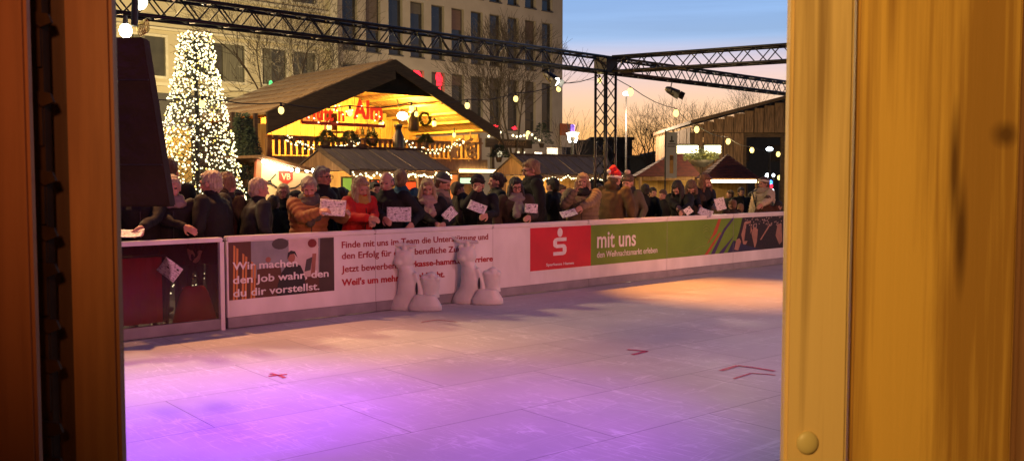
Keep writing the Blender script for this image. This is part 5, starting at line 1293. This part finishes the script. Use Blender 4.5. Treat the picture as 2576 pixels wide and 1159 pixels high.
    mb.torus(hipc+tdir*.352*H, tdir, .072*s, .022*s, 20, 8)
    def dsp(p):
        v = noise.noise(p*5.5)*.016+noise.noise(Vector((p.x*15, p.y*15, p.z*9)))*.010
        if puff:
            best = None; bd = .10*s*cb
            for A_, B_ in segs:
                u = (B_-A_); t_ = max(0, min(1, (p-A_).dot(u)/u.dot(u))); dd = (p-(A_+u*t_)).length
                if dd < bd: bd = dd; best = t_*u.length
            v = v*.4+puff*(abs(math.sin((best if best is not None else p.z)*math.pi/.075))-.6)
        return v
    remesh(mb, 'coat', cloth(coat), .016 if front else .026, bo, 3, dsp)
    # zip or front edge
    mb = MB(); P_ = [hipc+tdir*(.02+.05*i)*H+dep*(.155 if i < 5 else .13)*s*cb for i in range(6)]
    mb.tube(P_, .006, 5); part('coat_zip', mb, M['black'], bo)
    # hair
    def hd(p): return noise.noise(Vector((p.x*34, p.y*34, p.z*11)))*(.013 if hair != 'curly' else .02)+noise.noise(p*75)*.005
    mb = MB(); hm = hairm(hairc)
    if hair in ('short', 'curly', 'long', 'bun', 'bob'):
        g_ = 1.0 if hair != 'curly' else 1.10
        mb.ell(Hc+hu*.034*K-hf*.026*K, .087*K*g_, .098*K*g_, .098*K*g_, A, 3); mb.ell(Hc-hu*.02*K-hf*.05*K, .078*K*g_, .062*K, .08*K, A, 3)
        mb.ell(Hc+hu*.082*K+hf*.045*K, .062*K, .045*K, .028*K, A, 2)
    if hair == 'bald':
        mb.ell(Hc-hu*.012*K-hf*.045*K, .083*K, .07*K, .06*K, A, 3); mb.ell(Hc+hu*.02*K-hf*.025*K, .081*K, .088*K, .07*K, A, 3)
    if hair == 'bun': mb.ell(Hc-hf*.12*K+hu*.02*K, .04*K, .04*K, .04*K, A)
    if hair in ('long', 'bob'):
        ln = .30 if hair == 'long' else .15
        for i in range(11):
            t_ = rad(70+i*22); dv = hr*math.sin(t_-math.pi/2+math.pi/2)*1.0
            dirx = hf*math.cos(t_)+hr*math.sin(t_); o = Hc+dirx*.078*K; o2 = Hc+dirx*.095*K-Z*.12*K; o3 = Hc+dirx*.088*K-Z*(ln)*K+f*(.03 if math.cos(t_) > -.5 else 0)
            mb.cap(o, .03*K, o2, .03*K, 8); mb.cap(o2, .03*K, o3, .018*K, 8)
    if hair != 'none': remesh(mb, 'hair', hm, .0095 if front else .015, bo, 2, hd)
    # extras
    for e in extras:
        if e == 'glasses':
            g_ = MB()
            for sg in (-1, 1):
                g_.torus(Hc+hf*.098*K+hu*.008*K+hr*.032*K*sg, hf, .024*K, .0028*K, 16, 5); g_.cyl(Hc+hf*.095*K+hu*.01*K+hr*.056*K*sg, Hc+hr*.084*K*sg+hu*.006*K, .0024*K, .0024*K, 5)
            g_.cyl(Hc+hf*.1*K+hu*.01*K-hr*.01*K, Hc+hf*.1*K+hu*.01*K+hr*.01*K, .0028*K, .0028*K, 5); part('glasses', g_, M['frame'], bo)
        elif isinstance(e, tuple) and e[0] == 'scarf':
            c = e[1]; g_ = MB(); nb_ = Hc-hu*.115*K-hf*.012*K
            nb_ = nb_+hf*.012*K; g_.torus(nb_+hu*.01*K, (hu+tdir).normalized(), .078*K, .042*K, 24, 10); g_.torus(nb_-hu*.04*K+hf*.02*K, (hu+tdir*.6-hf*.2).normalized(), .098*K, .042*K, 24, 10)
            if len(e) > 2: g_.cap(nb_+hf*.10*K-hu*.05*K, .052*K, nb_+f*.205*s*cb-tdir*.30*s+r*.03, .055*K, 10); g_.cap(nb_+hf*.09*K-hu*.05*K-hr*.03, .045*K, nb_+f*.20*s*cb-tdir*.23*s-r*.06, .05*K, 10)
            remesh(g_, 'scarf', cloth(c, 90), .011, bo, 2, lambda p: noise.noise(p*28)*.008)
        elif isinstance(e, tuple) and e[0] == 'beanie':
            g_ = MB(); g_.ell(Hc+hu*.058*K-hf*.02*K, .092*K, .103*K, .088*K, A, 3); hat = remesh(g_, 'hat', cloth(e[1], 120), .012, bo, 2, lambda p: noise.noise(p*40)*.003)
            g_ = MB(); g_.torus(Hc+hu*.046*K-hf*.012*K, (hu-hf*.15).normalized(), .086*K, .017*K, 26, 8); part('cuff', g_, cloth(e[2] if len(e) > 2 else e[1], 120), hat, True)
            if len(e) > 3: g_ = MB(); g_.ell(Hc+hu*.16*K-hf*.03*K, .045*K, .045*K, .04*K, A, 3); remesh(g_, 'pompom', cloth(e[3], 60), .008, hat, 0, lambda p: noise.noise(p*70)*.012)
        elif e == 'santa':
            g_ = MB(); c0 = Hc+hu*.04*K-hf*.015*K; g_.ell(c0+hu*.02*K, .094*K, .105*K, .095*K, A, 3); g_.cap(c0+hu*.06*K-hf*.01*K, .075*K, c0+hu*.12*K-hf*.05*K, .045*K, 12); g_.cap(c0+hu*.12*K-hf*.05*K, .045*K, c0+hu*.085*K-hf*.12*K, .022*K, 10)
            hat = remesh(g_, 'hat', mat('santa_red', (.62, .02, .03), .85, (.5, .015, .02), 9, bump=.3), .011, bo, 2, lambda p: noise.noise(p*22)*.007)
            wf = cloth((.75, .7, .68), 60)
            g_ = MB(); g_.torus(c0-hu*.005*K, (hu-hf*.12).normalized(), .09*K, .021*K, 28, 8); remesh(g_, 'fur_trim', wf, .008, hat, 0, lambda p: noise.noise(p*70)*.008)
            g_ = MB(); g_.ell(c0+hu*.05*K-hf*.145*K, .03*K, .03*K, .03*K, A, 3); remesh(g_, 'pompom', wf, .008, hat, 0, lambda p: noise.noise(p*70)*.008)
        elif isinstance(e, tuple) and e[0] == 'headband':
            g_ = MB(); g_.torus(Hc+hu*.045*K-hf*.01*K, (hu-hf*.25).normalized(), .09*K, .024*K, 28, 8); remesh(g_, 'headband', cloth(e[1], 120), .01, bo, 1)
        elif e == 'strap':
            g_ = MB(); g_.tube([Sc+r*.12*s+dep*.02*s+tdir*.07*s, Sc+r*.1*s+dep*.155*s*cb, hipc+tdir*.12*H+dep*.165*s*cb-r*.02*s, hipc+tdir*.04*H+dep*.165*s*cb-r*.1*s], .014, 6); part('bag_strap', g_, M['black'], bo)
    return bo

# song sheets ------------------------------------------------------
def paper_mat():
    m = bpy.data.materials.new('printed_paper'); m.use_nodes = True; nt = m.node_tree; b = nt.nodes['Principled BSDF']; L_ = nt.links.new; N = nt.nodes.new
    tc = N('ShaderNodeTexCoord'); mp = N('ShaderNodeMapping'); mp.inputs['Scale'].default_value = (26, 1, 80); L_(tc.outputs['Object'], mp.inputs['Vector'])
    n = N('ShaderNodeTexNoise'); n.inputs['Scale'].default_value = 1; n.inputs['Detail'].default_value = 2; L_(mp.outputs[0], n.inputs['Vector'])
    r = N('ShaderNodeValToRGB'); r.color_ramp.elements[0].position = .40; r.color_ramp.elements[1].position = .52; r.color_ramp.elements[0].color = (.36, .33, .34, 1); r.color_ramp.elements[1].color = (.78, .74, .75, 1)
    L_(n.outputs['Fac'], r.inputs['Fac']); L_(r.outputs[0], b.inputs['Base Color']); b.inputs['Roughness'].default_value = .7
    tl = b.inputs.get('Transmission Weight'); return m
PM = paper_mat()
def sheet(px, py, Y, w_, h_, roll, label, tilt=25, yaw=0, fold=0):
    c = PY(px, py, Y); u0 = RV.copy(); u0.rotate(Quaternion((0, 0, 1), rad(yaw))); n = Vector((u0.y, -u0.x, 0)); up = (Vector((0, 0, 1))*math.cos(rad(tilt))-n*math.sin(rad(tilt)))
    nn = u0.cross(up).normalized(); q = Quaternion(nn, rad(roll)); u = q @ u0; v = q @ up; n3 = u.cross(v).normalized()
    bm = bmesh.new(); NX, NZ = 10, 7; G = []
    for th in (0, -.0012):
        for j in range(NZ+1):
            for i in range(NX+1):
                x = (i/NX-.5)*w_; z = (j/NZ-.5)*h_; b_ = .012*math.sin(x/w_*3.1+1)+.008*math.cos(z/h_*4)+fold*abs(x)
                G.append(bm.verts.new((x, th+b_, z)))
    o_ = (NX+1)*(NZ+1); I = lambda i, j, k: G[k*o_+j*(NX+1)+i]
    for j in range(NZ):
        for i in range(NX):
            bm.faces.new([I(i, j, 0), I(i+1, j, 0), I(i+1, j+1, 0), I(i, j+1, 0)]); bm.faces.new([I(i, j, 1), I(i, j+1, 1), I(i+1, j+1, 1), I(i+1, j, 1)])
    for i in range(NX): bm.faces.new([I(i, 0, 0), I(i, 0, 1), I(i+1, 0, 1), I(i+1, 0, 0)]); bm.faces.new([I(i, NZ, 0), I(i+1, NZ, 0), I(i+1, NZ, 1), I(i, NZ, 1)])
    for j in range(NZ): bm.faces.new([I(0, j, 0), I(0, j+1, 0), I(0, j+1, 1), I(0, j, 1)]); bm.faces.new([I(NX, j, 0), I(NX, j, 1), I(NX, j+1, 1), I(NX, j+1, 0)])
    me = bpy.data.meshes.new('song_sheet'); bm.to_mesh(me); bm.free(); me.materials.append(PM); me.polygons.foreach_set('use_smooth', [True]*len(me.polygons))
    o = bpy.data.objects.new('song_sheet', me); col.objects.link(o); mt = Matrix((u, -n3, v)).transposed(); o.matrix_world = Matrix.Translation(c) @ mt.to_4x4()
    tag(o, label, 'song sheet', 'song sheets held over the boards')
    # small printed picture blots
    for bx, bz in ((-.15, .02), (.3, .25)):
        mb = MB(); mb.ell((bx*w_, -.004+.012*math.sin(bx*3.1+1)+.008*math.cos(bz*4)+fold*abs(bx*w_), bz*h_), .018, .0015, .008); me = mb.mesh('print_blot', M['black']); b2 = bpy.data.objects.new('print_blot', me); col.objects.link(b2); b2.parent = o
    return o
YS = 10.16
def hp(px, py, Y=YS+.02): return PY(px, py, Y)
F = dict(front=True)
# far left group
person('person in black coat bending over the board behind the black covered box', 352, 470, 10.62, 20, BLK, 'short', GREY, 12, L=hp(350, 582, 10.14), R=None, nod=25)
sheet(322, 586, 10.12, .30, .21, 8, 'song sheet lying on the white rail beside the left post', 70)
person('person with dark hair standing tall behind the edge of the black covered box', 428, 432, 11.7, 170, BLK, 'short', BRN, 2, front=False, nod=0)
person('white-haired person in black coat half hidden by the black covered box', 432, 473, 10.6, 25, BLK, 'short', WHT, 8, L=None, R=hp(478, 578, 10.14), extras=(('scarf', (.25, .2, .18)),))
person('white-haired man with glasses in black coat in profile at the board corner', 529, 462, 10.62, -100, BLK, 'short', WHT, 6, nod=8, k=1.2, extras=('glasses',), bulk=1.12)
person('person with curly dark blond hair right behind the white-haired man', 572, 466, 11.15, 150, DBR, 'curly', DBL, 3, nod=4, hood=True)
person('white-haired man in dark blue coat turned away to his companion', 652, 477, 10.62, 120, NAVY, 'short', WHT, 6, nod=10, k=1.15, bulk=1.1)
person('woman with long blond hair and glasses in front of the red crest', 712, 484, 13.2, 5, BLK, 'long', BLO, 2, nod=4, extras=('glasses',), female=True, front=False)
person('grey-haired woman in rust brown puffer jacket reading a big sheet', 777, 474, 10.55, 22, (.30, .13, .05), 'short', GREY, 6, nod=20, turn=-8, L=hp(872, 536), R=hp(800, 532), puff=.012, extras=(('scarf', (.10, .09, .075), 1),), female=True, bulk=1.08)
sheet(836, 522, YS, .335, .215, -4, 'wide song sheet held by the woman in the rust brown jacket', 18)
person('tall grey-haired man with glasses looking right behind the rust brown jacket', 812, 447, 11.25, 62, BLK, 'short', (.28, .24, .2), 2, nod=2, extras=('glasses',))
person('woman with blond bob in bright red jacket leaning on the board', 907, 472, 10.6, 45, (.55, .025, .02), 'bob', BLO, 10, nod=28, L=hp(940, 560, 10.12), R=hp(925, 548, 10.16), extras=(('scarf', (.45, .28, .06)),), female=True, bulk=1.05)
person('balding man in black coat holding a sheet with both hands', 972, 460, 10.6, -12, BLK, 'bald', (.16, .12, .1), 7, nod=14, L=hp(1038, 560), R=hp(975, 562), bulk=1.12)
sheet(1003, 539, YS, .33, .20, 0, 'upright song sheet held by the balding man', 12)
person('person with light hair in a blue jacket seen from the back', 1008, 452, 11.5, 175, (.03, .10, .16), 'short', DBL, 2, nod=0, puff=.008)
person('blond woman in black coat with long pale pink scarf and a folded sheet', 1075, 474, 10.55, 8, BLK, 'long', BLO, 8, nod=16, L=hp(1118, 562), R=hp(1100, 566), extras=(('scarf', (.42, .29, .25), 1),), female=True, bulk=1.05, coatlen=.03)
sheet(1131, 538, YS, .20, .15, 42, 'small folded song sheet tilted in the hands of the woman with the pink scarf', 10, 10, .25)
person('person with dark hat and pale headband beside the pink scarf woman', 1113, 462, 11.0, 80, (.10, .085, .07), 'short', BRN, 5, nod=22, L=hp(1158, 556, 10.14), extras=(('beanie', (.06, .07, .07), (.5, .4, .36)), ('scarf', (.32, .25, .2))), female=True)
person('man in black coat and dark knit cap with his hand at his mouth', 1201, 466, 10.6, 0, BLK, 'short', DRK, 6, nod=8, L=hp(1225, 540), R=PY(1194, 483, 10.42), extras=(('beanie', (.025, .02, .018)),), bulk=1.05)
sheet(1200, 521, YS, .27, .15, -22, 'song sheet hanging askew in front of the man with the knit cap', 30)
person('person with dark tied hair in profile between the cap and the grey scarf', 1247, 458, 11.25, -70, (.045, .045, .035), 'bun', DRK, 3, nod=0, female=True)
person('dark-haired woman with glasses and grey scarf holding up a curled sheet', 1297, 470, 10.55, 12, (.05, .035, .022), 'long', DRK, 7, nod=14, L=hp(1332, 545), R=None, extras=('glasses', ('scarf', (.22, .2, .19), 1)), female=True, bulk=1.1)
sheet(1336, 524, YS-.02, .20, .14, -3, 'curled song sheet held up by the woman with the grey scarf', 5, 0, .35)
person('tallest man with thin blond hair and glasses in a long black coat', 1335, 428, 10.95, -72, BLK, 'short', (.36, .24, .12), 3, nod=14, k=1.18, extras=('glasses', ('scarf', (.02, .02, .02))), bulk=1.08, coatlen=.05)
person('blond woman in beige puffer jacket with a hand at her ear', 1465, 458, 10.6, -8, (.25, .19, .12), 'long', (.55, .38, .2), 6, nod=4, R=PY(1444, 484, 10.5), L=hp(1440, 540, 10.2), puff=.012, extras=(('scarf', (.03, .027, .025)),), female=True, bulk=1.15, hood=True)
sheet(1430, 536, YS, .27, .14, 22, 'song sheet resting on the rail under the beige puffer jacket', 45)
person('person in red Santa hat and brown jacket seen from behind', 1546, 452, 10.65, 135, (.085, .055, .025), 'short', BRN, 8, nod=12, extras=('santa',), bulk=1.18, hood=True, k=1.1)
person('woman in grey jacket with pompom beanie facing the Santa hat', 1578, 460, 11.0, -28, (.10, .085, .06), 'short', DBL, 3, nod=14, extras=(('beanie', (.12, .09, .06), (.12, .09, .06), (.6, .45, .36)), ('scarf', (.03, .03, .03)), 'strap'), female=True, bulk=1.05)
person('person with long dark hair bent low over the board with a small sheet', 1704, 474, 10.7, -45, BLK, 'long', DRK, 22, nod=45, L=hp(1712, 545, 10.14), R=hp(1722, 540, 10.14), female=True, bulk=1.15)
sheet(1731, 530, YS-.04, .15, .13, 35, 'small crumpled sheet in the hand of the person bending low', 20)
person('girl with straight brown hair hanging down, head bowed over the board', 1738, 472, 10.75, -12, DBR, 'long', (.16, .09, .05), 12, nod=50, female=True)
person('girl with long auburn hair in black coat looking down at two sheets', 1774, 458, 10.7, 38, BLK, 'long', (.2, .085, .04), 8, nod=20, L=hp(1800, 530), R=hp(1762, 540), female=True, coatlen=.03)
sheet(1774, 534, 10.13, .27, .2, -25, 'song sheet spread flat over the rail below the auburn-haired girl', 50)
sheet(1811, 513, YS, .2, .24, 14, 'song sheet held upright at the outer end of the row', 12)
person('person in pale cream puffer jacket with white fur headband at the board end', 1920, 462, 10.9, -62, (.62, .50, .34), 'short', BRN, 2, nod=6, puff=.014, L=hp(1898, 536, 10.5), extras=(('headband', (.7, .62, .5)), ('scarf', (.42, .34, .24)), 'strap'), female=True, bulk=1.1)
person('child in dark brown jacket in front of the cream puffer jacket', 1930, 504, 10.6, -20, (.08, .035, .02), 'short', BRN, 3, nod=10, k=1.0)
person('child with brown hair peering over the board left of the cream jacket', 1841, 516, 10.55, -150, DBR, 'short', (.2, .1, .045), 2, nod=5, k=1.0)
person('smaller child with light brown hair beside the brown-haired child', 1862, 524, 10.6, 170, (.1, .07, .03), 'short', (.24, .14, .07), 2, nod=5, k=.95)
person('person in black leaning at the corner of the rink boards by the right post', 1957, 520, 10.45, -30, BLK, 'short', DRK, 12, nod=30, R=hp(1950, 545, 10.14))
# people further back
bgp = [(690, 512, 13.0, 160, BLK, BRN, 'dark-coated person from behind under the cream crest board'), (742, 500, 12.8, -60, BLK, DRK, 'dark person between the crest board and the rust brown jacket'),
       (862, 494, 11.6, 150, BLK, DRK, 'dark-haired head low between the glasses man and the red jacket'), (944, 478, 12.6, 30, DBR, DRK, 'dark person behind the red jacket and the bald man'),
       (1152, 478, 12.4, 100, DBR, BRN, 'brown-clad person behind the pale headband'), (1388, 468, 11.6, -120, BLK, DRK, 'dark person right behind the tallest man'),
       (1412, 482, 12.6, 60, DBR, BRN, 'person lit from behind left of the beige puffer jacket'), (1505, 478, 13.0, 170, BLK, DRK, 'dark person at the foot of the lattice tower'),
       (1622, 480, 11.9, 175, BLK, DRK, 'dark-haired person right of the pompom beanie'), (1642, 486, 13.0, 20, DBR, DRK, 'shorter dark-haired person in front of the red stall'),
       (1666, 492, 12.5, -40, BLK, BRN, 'dark person behind the one bending low'), (1864, 484, 13.5, 10, BLK, DRK, 'dark-haired person by the pointed red stall with black coat'),
       (1835, 490, 14.5, -70, BLK, BRN, 'dark person standing under the bright yellow light strip'), (1893, 494, 13.5, 90, BLK, DRK, 'dark person just left of the cream puffer jacket'),
       (600, 500, 12.6, 40, BLK, DRK, 'dark person at the lower edge of the light tree'), (486, 520, 12.6, 180, BLK, DRK, 'dark person low in front of the light tree')]
for px, py, Y, ph, c, hc, lb in bgp:
    person(lb, px, py, Y, ph, c, 'short', hc, 3, nod=5, front=False, group='people standing further back')
# paper on the inside of the glass, red bag behind the glass
sheet(427, 678, YB+.0, .23, .19, -38, 'printed sheet stuck on the dark glass rink board', 0, 0)
b0 = PY(490, 800, YB+.35); t = thing('red_bag', 'red bell-shaped bag standing behind the dark glass', 'bag', (b0.x, b0.y, 0))
mb = MB(); mb.loft([((b0.x, b0.y, .0), (1, 0, 0), .27, (0, 1, 0), .1), ((b0.x, b0.y, .1), (1, 0, 0), .27, (0, 1, 0), .12), ((b0.x, b0.y, .42), (1, 0, 0), .17, (0, 1, 0), .1), ((b0.x, b0.y, .5), (1, 0, 0), .12, (0, 1, 0), .06)])
remesh(mb, 'bag_body', mat('bag_red', (.5, .02, .02), .6), .02, t, 3)
part('handle', MB().torus((b0.x, b0.y, .55), (0, 1, 0), .06, .01, 16, 6), M['black'], t)
b0 = PY(330, 760, YB+.3); t = thing('red_glow_cloth', 'added red cloth giving a red reflection behind the dark glass beside the left post', 'cloth', (b0.x, b0.y, 0))  # added stand-in for the red reflection in the glass
mb = MB(); pts = [(b0.x-.55+.06*i, b0.y+.02*math.sin(i*1.9)) for i in range(16)]
mb.prism([(x, y, .12) for x, y in pts]+[(x, y+.012, .12) for x, y in pts[::-1]], (0, 0, .75)); part('fabric', mb, mat('glow_cloth_red', (.55, .012, .02), .7), t, False)
part('rail', MB().cyl((b0.x-.6, b0.y+.005, .885), (b0.x+.4, b0.y+.005, .885), .012, .012, 8), M['black'], t)
for sx_ in (-.6, .4): part('leg', MB().cyl((b0.x+sx_, b0.y+.005, 0), (b0.x+sx_, b0.y+.005, .885), .012, .012, 8), M['black'], t)

# ------------------------------------------------------------------ lamps of the place and added fill
def spot(name, p, aim, e, c, deg, blend=.6, r=.1):
    l = bpy.data.lights.new(name, 'SPOT'); l.energy = e; l.color = c; l.spot_size = rad(deg); l.spot_blend = blend; l.shadow_soft_size = r
    o = bpy.data.objects.new(name, l); col.objects.link(o); o.location = p; o.rotation_euler = (Vector(aim)-Vector(p)).to_track_quat('-Z', 'Y').to_euler(); return o
def point(name, p, e, c, r=.15):
    l = bpy.data.lights.new(name, 'POINT'); l.energy = e; l.color = c; l.shadow_soft_size = r
    o = bpy.data.objects.new(name, l); col.objects.link(o); o.location = p; return o
# stage lighting of the rink
spot('purple_stage_light', (1.6, 5.2, 5.2), (2.7, 6.8, 0), 2300, (.38, .06, 1), 46, .9)
spot('purple_stage_light', (4.2, 2.6, 5.2), (4.0, 5.1, 0), 1400, (.50, .07, .92), 52, 1)
spot('purple_stage_light', (8.0, 1.0, 5.2), (6.8, 3.6, 0), 170, (.5, .12, .9), 70, 1)
spot('mauve_fill_light', (8.5, 1.5, 6.0), (8.2, 6.2, 0), 850, (1, .42, .46), 74, 1)  # added wide fill over the mid ice, where the rose beams fall short
spot('amber_stage_light', (12.0, 12.4, 6.6), (12.3, 8.2, 0), 6500, (1, .34, .05), 34, 1)
spot('amber_stage_light', (4.4, 12.6, 6.4), (4.9, 8.3, 0), 2900, (1, .40, .14), 46, 1)
for i_, (x_, e_, c_) in enumerate(((4.0, 1700, (1, .20, .19)), (7.4, 800, (1, .24, .18)), (11.0, 1900, (1, .33, .25)), (15.0, 3900, (1, .40, .28)))):
    spot('rose_stage_light', (x_-2.5, -3, 3.6), (x_, 10.4, .9), e_*1.2, c_, 33, 1)
# market lamps, then added fill
Yh = HY
q = PY(1012, 292, Yh+.85); point('hut_flood', q, 2900, (1, .56, .07), .15)
point('hut_inside', (hax-1.6, Yh+1.3, 3.6), 700, (1, .42, .1), .2)
point('hut_ground', (hax, Yh+.9, 1.9), 250, (1, .6, .25), .2)
point('stall_lamp', (s1[0].x+1.2, 16.0, 1.8), 70, (1, .6, .25), .1)
point('stall_lamp', (s1[1].x-1.0, 16.0, 1.8), 70, (1, .6, .25), .1)
point('stall_lamp', (s2[0].x+1.5, 17.6, 1.8), 70, (1, .6, .25), .1)
point('crest_lamp', PY(700, 430, 15.9), 28, (1, .7, .35), .1)
point('plank_stall_lamp', PY(430, 330, 14.9), 60, (1, .75, .35), .1)
point('market_fill', (14, 31, 5), 4600, (1, .76, .34), .3)  # added fill points without fixtures, brightening facades, hut roof and barn
point('market_fill', (4.5, 18, 7.5), 3600, (1, .66, .3), .3)
point('market_fill', (25, 28, 4.5), 500, (1, .72, .36), .3)
point('market_fill', (32, 27, 4.5), 2600, (1, .68, .42), .3)
point('market_fill', PD(1790, 400, 25), 30, (1, .75, .35), .2)
point('market_fill', PD(1830, 300, 29), 300, (1, .66, .34), .2)
point('market_fill', PD(1850, 440, 28.5), 260, (1, .7, .3), .2)
# lamp inside the viewer's own hut
spot('hut_cabin_lamp', CAM-FH*.5-RV*.5+Vector((0, 0, .55)), CAM+FH*.8+RV*.4, 95, (1, .62, .22), 60, .8, .08)
spot('hut_cabin_lamp', CAM-FH*.45-RV*.1+Vector((0, 0, .5)), CAM+FH*.8-RV*.42+Vector((0, 0, .28)), 44, (1, .36, .13), 46, 1, .08)

scn.render.engine = 'CYCLES'
scn.cycles.use_denoising = True
try: scn.cycles.denoiser = 'OPENIMAGEDENOISE'
except Exception: pass
scn.cycles.sample_clamp_indirect = 4; scn.cycles.sample_clamp_direct = 0
scn.cycles.max_bounces = 6; scn.cycles.diffuse_bounces = 3; scn.cycles.glossy_bounces = 3; scn.cycles.transparent_max_bounces = 8
scn.cycles.caustics_reflective = False; scn.cycles.caustics_refractive = False
scn.view_settings.view_transform = 'Standard'; scn.view_settings.look = 'None'; scn.view_settings.exposure = 0; scn.view_settings.gamma = 1
